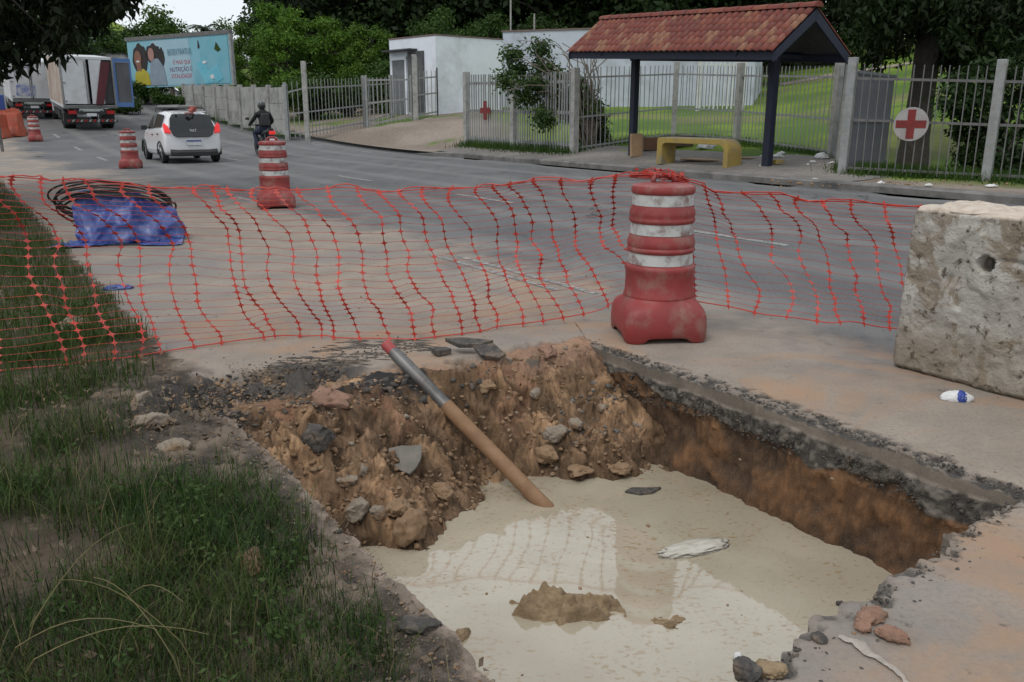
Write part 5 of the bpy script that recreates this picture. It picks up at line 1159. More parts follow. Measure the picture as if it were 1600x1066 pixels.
# ------------------------------------------------------------------ gatehouse and long building
def quad_house(name, label, c, walls_mat, h, roof=.12, cat='building'):
    """c: 4 ground corners anticlockwise seen from above"""
    o = empty(name, c[0], 0, label=label, cat=cat); b = c[0]; zt = h + max(p.z for p in c) - b.z; ctr = sum((p - b for p in c), Vector()) / 4
    for i in range(4):
        p, q = c[i] - b, c[(i + 1) % 4] - b; nrm_ = Vector((q.y - p.y, p.x - q.x, 0)).normalized() * -.18
        if nrm_.dot(ctr - p) < 0: nrm_ = -nrm_
        V = [Vector((p.x, p.y, p.z - .4)), Vector((q.x, q.y, q.z - .4)), Vector((q.x, q.y, zt)), Vector((p.x, p.y, zt))]; e = (q - p).normalized() * .181
        V2 = [V[0] + nrm_ + e, V[1] + nrm_ - e, V[2] + nrm_ - e, V[3] + nrm_ + e]
        MB().add(V + V2, [(0, 1, 2, 3), (7, 6, 5, 4), (0, 4, 5, 1), (1, 5, 6, 2), (2, 6, 7, 3), (3, 7, 4, 0)]).build('wall', walls_mat, o)
    cop = [ctr + (p - b - ctr) * 1.012 for p in c]
    MB().add([Vector((p.x, p.y, zt + .003)) for p in cop] + [Vector((p.x, p.y, zt + roof)) for p in cop], [(3, 2, 1, 0), (4, 5, 6, 7)] + [(i, (i + 1) % 4, 4 + (i + 1) % 4, 4 + i) for i in range(4)]).build('coping', pm('coping_' + name, (.2, .13, .12), (.13, .1, .1), 3, .8), o)
    return o, zt
cA, cB, cC = G(612, 179, 42.5), G(683, 178, 40), G(786, 176, 42.5); cD = cA + (cC - cB); hh = hgt(cB, 56)
HG, zt = quad_house('gatehouse', 'white flat-roofed gatehouse with a door opening beside the iron gate', [cA, cB, cC, gz(cD)], house_white, hh - (max(cA.z, cB.z, cC.z, gz(cD).z) - cB.z), .07)
# door opening and awning on its left face
def face_pt(p, q, a_, z_, out): d_ = (q - p).normalized(); n_ = Vector((d_.y, -d_.x, 0)); return p.lerp(q, a_) - cA + Vector((0, 0, z_)) + n_ * out
def face_box(p, q, a0, a1, z0, z1, out, name, mat, parent):
    P0 = [face_pt(p, q, a, z, -.0 + .004) for a, z in ((a0, z0), (a1, z0), (a1, z1), (a0, z1))]; P1 = [face_pt(p, q, a, z, out) for a, z in ((a0, z0), (a1, z0), (a1, z1), (a0, z1))]
    return MB().add(P0 + P1, [(0, 1, 2, 3), (7, 6, 5, 4), (0, 4, 5, 1), (1, 5, 6, 2), (2, 6, 7, 3), (3, 7, 4, 0)]).build(name, mat, parent)
z0 = .0
dr = face_box(cA, cB, .08, .36, z0, 2.55, .05, 'door', pm('door_grey', (.16, .17, .18), (.12, .13, .14), 3, .6), HG)
face_box(cA, cB, .045, .08, z0, 2.68, .09, 'door_frame', house_white, HG); face_box(cA, cB, .36, .395, z0, 2.68, .09, 'door_frame', house_white, HG); face_box(cA, cB, .045, .395, 2.56, 2.72, .1, 'door_frame', house_white, HG)
face_box(cA, cB, .0, .62, 2.95, 3.02, .5, 'awning', dark_trim, HG)
SR_ = face_box(cA, cB, .44, .76, .1, 2.9, .12, 'grille_panel', pm('grille_panel', (.05, .055, .06), (.1, .1, .1), 2, .6), HG)
b0, b1 = G(786, 175, 46), G(1175, 168, 42); d = (b1 - b0); back = Vector((d.y, -d.x, 0)).normalized() * -8
hb = hgt(b0, 49) - .05
c0, c1, c2, c3 = b0, b1, gz(b1 + back), gz(b0 + back); mx_ = max(p.z for p in (c0, c1, c2, c3))
quad_house('long_building', 'long pale blue-grey flat building behind the lawn and the shelter', [c0, c1, c2, c3], house_grey, max(hb - (mx_ - c0.z), 1.5), .08)
# white slatted screen by the building end
s0, s1 = G(1090, 168, 40), G(1160, 166, 40)
fence('white_screen', 'white vertical slatted screen at the right end of the long building', [s0, s1], [hgt(s0, 92), hgt(s1, 96)], white_paint, white_paint, .2, (.1, .9), pw=.07, post_w=.16, cat='screen')

# ------------------------------------------------------------------ billboard
BL, BRr = ray(208, 138, 52), ray(366, 132, 48); d = BRr - BL; a = math.atan2(d.y, d.x); Wb = math.hypot(d.x, d.y)
BB = empty('billboard', (BL.x, BL.y, tzf(BL.x, BL.y)), a, label='wide light blue advertising billboard with two women beyond the panel wall', cat='billboard')
z0 = BL.z - BB.location.z; dep = BL.y * CP; Hb = 73 / F * 49; zslope = (BRr.z - BL.z) / Wb
sh_ = lambda x, z, y=0: Vector((x, y, z0 + x * zslope + z))
def flat(poly, y, name, mat, parent=None, th=.012): return MB().prism(poly, th, lambda p, q, h: sh_(p, q, -y - h)).build(name, mat, parent or BB)
flat([(0, 0), (Wb, 0), (Wb, Hb), (0, Hb)], .0, 'panel', pm('billboard_blue', (.15, .38, .46), (.21, .42, .50), .35, .6), th=.1)
flat([(-.12, Hb), (Wb + .12, Hb), (Wb + .12, Hb + .22), (-.12, Hb + .22)], -.05, 'top_rail', fence_grey, th=.2)
flat([(Wb + .0, -.05), (Wb + .14, -.05), (Wb + .14, Hb), (Wb, Hb)], -.05, 'side_rail', fence_white, th=.2)
for x in (.15, .38, .62, .85):
    zb = tzf(*(BB.matrix_basis @ Vector((Wb * x, .2, 0))).xy[:]) - BB.location.z; B((Wb * x, .2, (z0 + Hb * .5 + zb) / 2), (.16, .16, z0 + Hb * .5 - zb), 'leg', bark_pale, BB)
pale = pm('bb_pale', (.32, .46, .53), (.26, .42, .5), .6, .6); skin1 = pm('bb_skin', (.22, .10, .06), None, 2, .6); skin2 = pm('bb_skin_pale', (.36, .2, .17), None, 2, .6); hair = pm('bb_hair', (.018, .012, .012), None, 2, .6)
def blob(cx, cz, rx, rz, seed=0, rough=0, n=28): return [(Wb * cx + Wb * rx * math.cos(t) * (1 + rough * math.sin(5 * t + seed) * math.cos(3 * t)), Hb * cz + Hb * rz * math.sin(t) * (1 + rough * math.cos(7 * t + seed))) for t in [2 * math.pi * i / n for i in range(n)]]
def pg(pts): return [(Wb * x, Hb * z) for x, z in pts]
flat(pg([(.2, .03), (.64, .03), (.62, .97), (.25, .97)]), .101, 'print', pale)
flat(blob(.125, .60, .075, .33, 1, .08), .115, 'print', hair); flat(pg([(.05, .05), (.06, .3), (.1, .40), (.15, .40), (.2, .3), (.215, .05)]), .128, 'print', pm('bb_yellow', (.42, .36, .03), None, 2, .6))
flat(blob(.105, .62, .036, .17), .141, 'print', skin1); flat(pg([(.085, .36), (.13, .36), (.135, .52), (.09, .52)]), .135, 'print', skin1); flat(blob(.105, .56, .016, .022), .155, 'print', plate_white)
flat(blob(.265, .70, .075, .21, 2, .12), .115, 'print', hair); flat(blob(.345, .62, .03, .2, 3, .1), .112, 'print', hair)
flat(pg([(.215, .04), (.22, .45), (.25, .6), (.31, .6), (.36, .42), (.38, .04)]), .128, 'print', pm('bb_grey', (.17, .22, .28), (.22, .27, .32), 1.5, .6)); flat(blob(.245, .69, .03, .14), .141, 'print', skin2)
cy = pm('bb_cyan', (.10, .38, .50), (.16, .46, .56), 1, .5); flat(pg([(.66, .03), (.985, .03), (.985, .97), (.73, .97), (.72, .5), (.66, .3)]), .113, 'print', pm('bb_aqua', (.12, .35, .43), (.17, .38, .46), 1, .5))
flat(pg([(.68, .45), (.75, .52), (.84, .06), (.75, .03)]), .128, 'tube_picture', cy); flat(pg([(.79, .3), (.88, .42), (.92, .12), (.86, .05)]), .133, 'tube_picture', cy); flat(pg([(.705, .75), (.712, .93), (.725, .78)]), .128, 'print', hair); flat(pg([(.86, .72), (.88, .86), (.90, .78), (.92, .70), (.89, .66)]), .128, 'print', leaf_mid); flat(blob(.76, .47, .02, .03), .14, 'print', plate_white); flat(pg([(.80, .20), (.83, .22), (.845, .14), (.815, .12)]), .145, 'print', plate_white)
def text(s, x, z, size, mat, parent, y=.13, fn=None, name='lettering', ex=1.0):
    cu = bpy.data.curves.new('t', 'FONT'); cu.body = s; cu.size = size; cu.align_x = 'CENTER'; cu.extrude = .002
    to = bpy.data.objects.new('t', cu); me = bpy.data.meshes.new_from_object(to); bpy.data.objects.remove(to)
    for v in me.vertices: c = v.co.copy(); v.co = fn(x + c.x * ex, z + c.y, y + c.z)
    return link(name, me, mat, parent)
bbf = lambda p, q, h: sh_(p, q, -h)
text('BIOEXTRATUS', Wb * .525, Hb * .66, Hb * .17, pm('bb_text_grey', (.10, .24, .32), None, 2, .6), BB, .16, bbf, ex=.66)
pink_t = pm('bb_text_pink', (.45, .10, .14), None, 2, .6)
text('É MAIS QUE', Wb * .54, Hb * .46, Hb * .115, pink_t, BB, .12, bbf, ex=.9); text('NUTRIÇÃO É', Wb * .525, Hb * .31, Hb * .13, pm('bb_text_dark', (.16, .06, .14), None, 2, .6), BB, .12, bbf, ex=.9); text('VITALIDADE', Wb * .525, Hb * .17, Hb * .13, pink_t, BB, .12, bbf, ex=.9)

# ------------------------------------------------------------------ bus shelter
SH0 = G(988, 243, 23.8); SH1 = G(1198, 260, 19.5)
ridL, ridR = Vector((2.57, 25.67, 3.98)), Vector((6.38, 18.86, 3.55)); ax = (ridR - ridL); Ls = ax.length; ax = ax / Ls; acr = Vector((-.873, -.488, 0)); dn = Vector((0, 0, -1)); base0 = SH0.copy()
SHL = empty('bus_shelter', base0, 0, label='bus shelter with red clay tile roof on dark blue posts', cat='bus shelter')
HWd, DRP = 1.13, .89
def rp(a_, w, off=0.0):        # a_: metres along the ridge, w: -1..1 across (1 = road side), off: normal offset
    nrm_ = (acr * (1 if w >= 0 else -1) * DRP + Vector((0, 0, HWd))).normalized()
    return ridL + ax * a_ + acr * (w * HWd) + dn * (abs(w) * DRP) + nrm_ * off - base0
for p in (SH0, SH1):
    q = p - base0; aa = (p - Vector((ridL.x, ridL.y, p.z))).dot(ax); ztop = (ridL + ax * aa).z - base0.z - .35
    MB().box((q.x, q.y, (ztop + q.z) / 2), (.18, .18, ztop - q.z), Matrix.Rotation(TH, 3, 'Z')).build('post', blue_wood, SHL, bevel=.01)
    ab = aa; MB().tube([rp(ab, -.9, -.16), rp(ab, -.9, -.16) + acr * 1.8 * HWd], .07, 4).build('cross_beam', blue_wood, SHL)
for w in (-1, 1):
    m = MB(); V = [rp(0, w * .985, -.03), rp(Ls, w * .985, -.03), rp(Ls, w * .985, -.03) + dn * .17, rp(0, w * .985, -.03) + dn * .17]; o_ = acr * (-.06 * w); m.add(V + [v + o_ for v in V], [(0, 1, 2, 3), (7, 6, 5, 4), (0, 4, 5, 1), (1, 5, 6, 2), (2, 6, 7, 3), (3, 7, 4, 0)]); m.build('eave_beam', blue_wood, SHL)
    for a_ in (.03, Ls - .03):
        V = [rp(a_, 0.001 * w, -.015), rp(a_, w, -.015), rp(a_, w, -.015) + dn * .2, rp(a_, 0.001 * w, -.015) + dn * .24]; o_ = ax * .05; m = MB(); m.add([v - o_ * .5 for v in V] + [v + o_ * .5 for v in V], [(0, 1, 2, 3), (7, 6, 5, 4), (0, 4, 5, 1), (1, 5, 6, 2), (2, 6, 7, 3), (3, 7, 4, 0)]); m.build('barge_board', blue_wood, SHL)
    V = [rp(.06, .0, -.03), rp(Ls - .06, .0, -.03), rp(Ls - .06, w * .97, -.03), rp(.06, w * .97, -.03)]; MB().add(V + [v + dn * .03 for v in V], [(0, 1, 2, 3), (7, 6, 5, 4), (0, 4, 5, 1), (1, 5, 6, 2), (2, 6, 7, 3), (3, 7, 4, 0)]).build('roof_deck', dark_trim, SHL)
tiles = [pm('tile_%d' % i, c, tuple(x * .72 for x in c), 9, .85, .2, .004, dirt=(.09, .05, .04), dscale=4, damt=.7) for i, c in enumerate([(.19, .045, .032), (.155, .038, .028), (.23, .068, .042), (.26, .118, .068), (.155, .038, .028)])]
ROWS, COLS = 6, 36; tl_ = math.hypot(HWd, DRP) / ROWS * 1.22; tw = Ls / COLS
sl_d = (acr * HWd + dn * DRP).normalized(); sl_n = (acr * DRP + Vector((0, 0, HWd))).normalized()
def tile_mesh(sl_d, sl_n):
    m = MB(); secs = []
    for t, k in ((0, .86), (1, 1.0)):
        q = []
        for i in range(7): an = math.pi * i / 6; q.append(ax * (-math.cos(an) * tw * .52 * k) + sl_n * (math.sin(an) * .055 * k + (.0 if t else .006)) + sl_d * (tl_ * t))
        for i in range(6, -1, -1): an = math.pi * i / 6; q.append(ax * (-math.cos(an) * tw * .44 * k) + sl_n * (math.sin(an) * .042 * k - .003) + sl_d * (tl_ * t))
        secs.append(q)
    return m.loft(secs)
tm = [tile_mesh(sl_d, sl_n).mesh(True) for _ in tiles]
rg = random.Random(8)
for k, me in enumerate(tm): me.materials.append(tiles[k])
for r in range(ROWS):
    for c in range(COLS):
        pale_p = .10 + .30 * (r >= 1) * (.5 + .5 * math.sin(c * .37 + r * 1.1)); k = 3 if rg.random() < pale_p else rg.choice([0, 0, 1, 2, 4, 0])
        o = link('roof_tile', tm[k], None, SHL); o.location = rp((c + .5) * tw, max(r / ROWS, .002), .006 + .012) + sl_n * rg.uniform(0, .006); o.rotation_euler = (rg.gauss(0, .006), rg.gauss(0, .006), rg.gauss(0, .008))
sl_d2 = (-acr * HWd + dn * DRP).normalized(); sl_n2 = (-acr * DRP + Vector((0, 0, HWd))).normalized(); m = MB()
pt = tile_mesh(sl_d2, sl_n2)
for r in range(ROWS):
    for c in range(COLS): q = rp((c + .5) * tw, -max(r / ROWS, .002), .018); m.add([v_ + q for v_ in map(Vector, pt.v)], pt.f)
m.build('back_tiles', tiles[0], SHL, kind='stuff')
for c in range(17):
    a0, a1 = Ls * c / 17, Ls * (c + 1.12) / 17; m = MB(); secs = []
    for a_, k in ((a0, .9), (min(a1, Ls + .05), 1.05)):
        secs.append([rp(a_, 0) + acr * (-math.cos(math.pi * i / 6) * .13 * k) + Vector((0, 0, .02 + math.sin(math.pi * i / 6) * .11 * k)) for i in range(7)])
    m.loft(secs).build('ridge_tile', tiles[rg.choice([0, 2, 0])], SHL, True)
# bench
bp = G(1040, 249, 21.6); bq = G(1143, 258, 19.9); d = bq - bp; a = math.atan2(d.y, d.x); Lb_ = math.hypot(d.x, d.y); BE = empty('bench', bp, a, label='curved yellow-edged concrete bench under the bus shelter', cat='bench'); hb_ = .66
prof = [(-.06, 0)] + [(-.06, hb_ - .16)] + [(-.06 + .16 * (1 - math.cos(t)), hb_ - .16 + .16 * math.sin(t)) for t in np.linspace(.3, math.pi / 2, 5)]
outer = [(-.08, 0), (-.08, hb_ - .06), (-.05, hb_ - .01), (0, hb_)] + [(Lb_ - .22, hb_)] + [(Lb_ - .22 + .30 * math.sin(t), hb_ - .30 + .30 * math.cos(t)) for t in np.linspace(.2, math.pi / 2, 6)] + [(Lb_ + .08, 0)]
inner = [(Lb_ - .06, 0), (Lb_ - .06, hb_ - .30)] + [(Lb_ - .22 + .17 * math.sin(t), hb_ - .30 + .17 * math.cos(t)) for t in np.linspace(math.pi / 2 - .2, 0, 5)] + [(.2, hb_ - .13), (.13, hb_ - .16), (.10, hb_ - .22), (.10, 0)]
MB().prism(outer + inner, .5, lambda p, q, h: Vector((p, h - .25, q))).build('frame', yellow_paint, BE, bevel=.012)
B((Lb_ / 2 - .12, 0, hb_ + .006), (Lb_ - .3, .44, .012), 'seat', bench_top, BE)
# things lying under the shelter
def box_at(u, v, t, dims, rz, mat, name, label, cat, tilt=0):
    p = G(u, v, t); m = MB().box((0, 0, dims[2] / 2), dims); o = m.build(name, mat, label=label, cat=cat, bevel=.006); o.location = (p.x, p.y, p.z + .015); o.rotation_euler = (tilt, 0, rz); return o
box_at(994, 243, 23.4, (.34, .10, .62), .35, cardboard, 'cardboard_sheet', 'tan cardboard sheet standing against the left shelter post', 'cardboard', -.06)
box_at(1018, 238, 24.4, (.55, .3, .36), .1, pm('brown_box', (.2, .11, .065), (.15, .085, .05), 4, .85), 'cardboard_box', 'brown cardboard box behind the left end of the bench', 'box')
box_at(1062, 233, 24.6, (.7, .35, .30), .1, pm('brown_box_dark', (.13, .09, .06), (.1, .07, .05), 4, .85), 'cardboard_box', 'dark brown box behind the bench by the fence', 'box')
box_at(1098, 250, 21.5, (1.0, .55, .025), -.7, cardboard, 'cardboard_sheet', 'flat cardboard lying under the bench', 'cardboard')
box_at(1165, 250, 21.0, (.5, .3, .02), -.9, cardboard, 'cardboard_sheet', 'flat cardboard lying beyond the right end of the bench', 'cardboard')
box_at(1216, 257, 19.6, (.22, .16, .10), .2, yellow_paint, 'brick', 'small yellowish brick beside the right shelter post', 'brick')
def lit(u, v, t, s_, seed, label):
    p = G(u, v, t); V, Fc = ico(3); V = V.copy(); V = V * (1 + .5 * fbm(V[:, 0] * 2, V[:, 1] * 2, V[:, 2] * 2, o=3, seed=seed))[:, None]; V[:, 2] = np.where(V[:, 2] < 0, V[:, 2] * .1, V[:, 2]); o = link('plastic_bag', mesh_np(V * np.array(s_) * .5, Fc, True), litter_white, label=label, cat='litter', group='white litter under the shelter'); o.location = (p.x, p.y, p.z + .02)
lit(1106, 232, 23.6, (.42, .3, .28), 1, 'white plastic bag lying behind the bench'); lit(1216, 245, 20.8, (.22, .2, .16), 2, 'white crumpled litter right of the shelter post'); lit(1222, 240, 21.3, (.14, .12, .12), 3, 'smaller white litter behind the crumpled one by the post'); lit(1284, 244, 20.2, (.34, .25, .2), 4, 'white rubbish heap at the foot of the fence'); lit(1270, 250, 19.6, (.14, .12, .08), 5, 'small white scrap left of the rubbish heap'); lit(1301, 250, 19.4, (.16, .12, .08), 6, 'small white scrap right of the rubbish heap'); lit(1375, 296, 16.2, (.12, .1, .06), 7, 'white scrap on the dirt before the round sign'); lit(1450, 298, 15.6, (.14, .1, .06), 8, 'white scrap on the dirt below the iron fence'); lit(1548, 300, 15.3, (.24, .16, .08), 9, 'white rubbish on the dirt before the tall right post'); lit(1272, 287, 17.2, (.1, .08, .05), 10, 'white scrap near the kerb left of the tall post')
rng = np.random.default_rng(3); n = 160; q = [G(rng.uniform(1200, 1600), rng.uniform(283, 302), rng.uniform(15.6, 17.0)) for _ in range(n)]
scatter('rubble', np.array([tuple(p) for p in q]), (.02, .09), 41, clod_mat, label='small debris strewn on the dirt before the iron fence', cat='debris')
q = [G(rng.uniform(1180, 1310), rng.uniform(238, 262), rng.uniform(19.3, 21.5)) for _ in range(60)]
scatter('rubble', np.array([tuple(p) for p in q]), (.02, .08), 42, litter_white, label='bits of pale litter on the sidewalk by the fence', cat='litter')
# signs
def cross(name, centre, a, r, th, mat, parent, arm=.33):
    k = r * arm; poly = [(-k, r), (k, r), (k, k), (r, k), (r, -k), (k, -k), (k, -r), (-k, -r), (-k, -k), (-r, -k), (-r, k), (-k, k)]; ux = Vector((math.cos(a), math.sin(a), 0)); nz = Vector((math.sin(a), -math.cos(a), 0))
    return MB().prism(poly, th, lambda p, q, h: centre + ux * p + Vector((0, 0, q)) + nz * h).build(name, mat, parent)
fd = f3[1] - f3[0]; a = math.atan2(fd.y, fd.x); nz = Vector((math.sin(a), -math.cos(a), 0)); c = ray(1428, 194, 17.12); dline = (c - f3[0]); sd = dline.dot(nz); c = c - nz * (sd - .05)
RS_ = empty('round_sign', c, 0, label='round white sign with a red cross on the iron fence', cat='sign'); ux = Vector((math.cos(a), math.sin(a), 0)); R = 25.5 / F * 17.1
MB().prism([(R * math.cos(t), R * math.sin(t)) for t in np.linspace(0, 2 * math.pi, 40)[:-1]], .02, lambda p, q, h: ux * p + Vector((0, 0, q)) + nz * h).build('disc', disc_white, RS_)
cross('red_cross', nz * .0215, a, R * .86, .006, cross_red, RS_, .26)
fd = f1[1] - f1[0]; a = math.atan2(fd.y, fd.x); nz = Vector((math.sin(a), -math.cos(a), 0)); t = .47; q = f1[0].lerp(f1[1], t); dq = q.y * CP; c = Vector((q.x, q.y, ray(764, 173, math.hypot(q.x, q.y) / 1.0).z)) + nz * .10
o = cross('red_cross_sign', Vector((0, 0, 0)), a, 14 / F * 30, .03, cross_red, None, .3); o.location = c; tag(o, 'small dark red cross on the left white picket fence', 'sign')
# ------------------------------------------------------------------ vehicles (local x = right, y = forward, z = up)
def wheel(parent, c, r, w, rim=.62):
    ty = MB().lathe([(r * rim, -w * .5), (r * .9, -w * .5), (r * .985, -w * .36), (r, -w * .15), (r, w * .15), (r * .985, w * .36), (r * .9, w * .5), (r * rim, w * .5)], 28, axis='X', cap=False).build('wheel', black_rubber, parent, True); ty.location = c
    m = MB().lathe([(.001, -w * .46), (r * .2, -w * .47), (r * .3, -w * .42), (r * rim, -w * .40), (r * rim, w * .40), (r * .3, w * .42), (r * .2, w * .47), (.001, w * .46)], 24, axis='X', cap=False); m.build('rim', chrome, ty, True)
    return ty
def road_obj(name, n, s_, rz=0, **k):
    x, y = rd(n, s_); o = empty(name, (x, y, float(zroad(s_))), TH + rz, **k); o.rotation_euler[0] = math.atan(.0042 * max(0, s_ - 27)); return o

def car():
    p = gp(283, 251); n_, s_ = to_ns(p.x, p.y)
    o = road_obj('car', n_, s_ - .1, 0, label='small white hatchback with a ladder on its roof driving away', cat='car')
    Lc, Wc = 3.57, .815
    # sections along y: (y, floor z, belt z, top z, half width low, half width belt, half width top)
    K = [(-1.74, .34, .70, .80, .64, .69, .58), (-1.70, .26, .80, .98, .73, .76, .64), (-1.62, .24, .90, 1.10, .79, .79, .66), (-1.50, .22, .95, 1.28, .805, .80, .62), (-1.34, .20, .96, 1.42, .815, .805, .56), (-1.12, .18, .96, 1.475, .815, .81, .55), (-.5, .18, .95, 1.505, .81, .81, .56), (.1, .18, .93, 1.49, .81, .805, .55), (.5, .18, .92, 1.40, .81, .80, .54), (.85, .18, .90, 1.15, .81, .79, .58), (1.05, .18, .90, .99, .81, .78, .66), (1.35, .19, .86, .92, .80, .75, .62), (1.62, .22, .76, .84, .76, .70, .56), (1.78, .28, .60, .70, .62, .60, .48)]
    secs = []
    for y, zf, zb, zt, wl, wb, wt_ in K:
        pr_ = [(0, zf), (wl * .9, zf), (wl, zf + .08), (max(wl, wb) + .012, (zf + zb) * .5), (wb, zb - .05), (wb - .012, zb)]
        k = .25; pr_ += [(wb - .012 + (wt_ - wb) * k, zb + (zt - zb) * .28), (wb + (wt_ - wb) * .72, zb + (zt - zb) * .68), (wt_, zt - .055 * min(1, (zt - zb) * 4)), (wt_ * .85, zt - .012), (0, zt)]
        q = [(x, y, z) for x, z in pr_] + [(-x, y, z) for x, z in pr_[-2:0:-1]]; secs.append(q)
    body = MB().loft(secs).build('body', car_white, o, True); ss = body.modifiers.new('sub', 'SUBSURF'); ss.levels = 1; ss.render_levels = 2
    def patch(name, pts, mat, parent=o, th=.012, push=None):
        P = [Vector(p_) for p_ in pts]; nr_ = (P[1] - P[0]).cross(P[2] - P[0]).normalized()
        if push is not None and nr_.dot(Vector(push)) < 0: nr_ = -nr_
        return MB().add([q - nr_ * .03 for q in P] + [q + nr_ * th for q in P], [tuple(range(len(P)))[::-1], tuple(range(len(P), 2 * len(P)))] + [(i, (i + 1) % len(P), len(P) + (i + 1) % len(P), len(P) + i) for i in range(len(P))]).build(name, mat, parent, bevel=.006)
    # black tailgate glass
    tg = patch('tailgate', [(-.44, -1.725, .745), (.44, -1.725, .745), (.55, -1.71, .80), (.63, -1.655, 1.0), (.57, -1.52, 1.27), (.49, -1.43, 1.375), (-.49, -1.43, 1.375), (-.57, -1.52, 1.27), (-.63, -1.655, 1.0), (-.55, -1.71, .80)], glass_dark, push=(0, -1, 0), th=.075)
    for s in (-1, 1):
        patch('tail_light', [(s * .60, -1.735, .86), (s * .775, -1.68, .88), (s * .79, -1.60, 1.08), (s * .735, -1.585, 1.14), (s * .66, -1.665, 1.05)], lamp_lit, push=(0, -1, 0), th=.05)
        fw = .0
        patch('side_window', [(s * .775, -1.32, 1.03), (s * .785, -.45, .99), (s * .628, -.50, 1.40), (s * .635, -1.10, 1.375)], glass_dark, push=(s, 0, 0), th=.02)
        patch('side_window', [(s * .785, -.38, .985), (s * .78, .62, .955), (s * .620, .22, 1.36), (s * .628, -.42, 1.40)], glass_dark, push=(s, 0, 0), th=.02)
        d_ = patch('door', [(s * .823, -.40, .36), (s * .823, .72, .36), (s * .815, .72, .86), (s * .815, -.40, .88)], car_white, push=(s, 0, 0), th=.008)
        MB().box((s * .838, -.26, .80), (.02, .16, .03)).build('handle', black_plastic, d_)
        d_ = patch('door', [(s * .823, -1.0, .40), (s * .823, -.42, .36), (s * .815, -.42, .88), (s * .812, -1.15, .90)], car_white, push=(s, 0, 0), th=.008)
        MB().box((s * .838, -1.0, .83), (.02, .16, .03)).build('handle', black_plastic, d_)
        m = MB().box((s * .90, .52, 1.0), (.18, .09, .14)); m.build('mirror', black_plastic, o, bevel=.03)
        for y in (-1.13, 1.17):
            wheel(o, (s * .735, y, .285), .285, .175)
            arch = MB(); pts = [(s * .818, y + math.cos(t) * .335, .285 + math.sin(t) * .335) for t in np.linspace(-.15, math.pi + .15, 18)]; arch.tube(pts, .035, 6); arch.build('wheel_arch', black_plastic, o, True)
    m = MB(); m.loft([[(-.66, y, z) for y, z in ((-1.70, .22), (-1.765, .24), (-1.77, .34), (-1.72, .42), (-1.66, .4))]] + [[(x, y - .02, z) for y, z in ((-1.70, .21), (-1.775, .23), (-1.785, .33), (-1.73, .40), (-1.66, .4))] for x in (-.45, .45)] + [[(.66, y, z) for y, z in ((-1.70, .22), (-1.765, .24), (-1.77, .34), (-1.72, .42), (-1.66, .4))]]); m.build('bumper_insert', black_plastic, o)
    MB().box((0, -1.762, .60), (.42, .02, .14)).build('number_plate', plate_white, o); MB().box((0, -1.774, .65), (.41, .01, .035)).build('plate_strip', plate_blue, o)
    cf2 = lambda a_, b_, h: Vector((a_, -1.765 + (b_ - .90) * .27 - h, b_)); text('FIAT', .0, .905, .105, plate_white, o, .035, cf2, 'badge', .9)
    MB().box((0, -1.40, 1.465), (.94, .22, .03)).build('spoiler', car_white, o, bevel=.012)
    MB().box((.0, -1.515, 1.425), (.26, .02, .03)).build('brake_light', lamp_red, o)
    # roof bars + ladder
    for y in (-.85, .1): MB().tube([(-.6, y, 1.46), (-.58, y, 1.57), (.58, y, 1.57), (.6, y, 1.46)], .02, 6).build('roof_bar', black_plastic, o)
    x, y = o.location.x, o.location.y
    la = empty('ladder', o.location, o.rotation_euler.z, label='aluminium ladder strapped on the roof of the white car', cat='ladder')
    for sx in (-.32, .16): MB().box((sx, -.35, 1.62), (.05, 2.7, .07)).build('rail', fence_white, la)
    for i in range(8): MB().tube([(-.32, -1.55 + i * .34, 1.62), (.16, -1.55 + i * .34, 1.62)], .016, 6).build('rung', fence_white, la)
    for sx in (.22, .44): MB().box((sx, -.2, 1.61), (.05, 2.0, .06)).build('rail', fence_grey, la)
    V = []
    for i in range(8):
        for j in range(7): u, v = i / 7, j / 6; V.append((-.05 + u * .22 + .02 * math.sin(v * 6), -1.73 + .03 * math.sin(u * 7 + v * 3), 1.62 - v * .15 * (1 + .2 * math.sin(u * 4))))
    fl = link('warning_flag', mesh_np(V, grid_faces(8, 7), True), pm('flag_red', (.38, .09, .07), (.4, .16, .13), 6, .7), label='red warning cloth hanging from the ladder end on the car', cat='flag'); fl.location = o.location; fl.rotation_euler = o.rotation_euler; fl.modifiers.new('s', 'SOLIDIFY').thickness = .006
car()

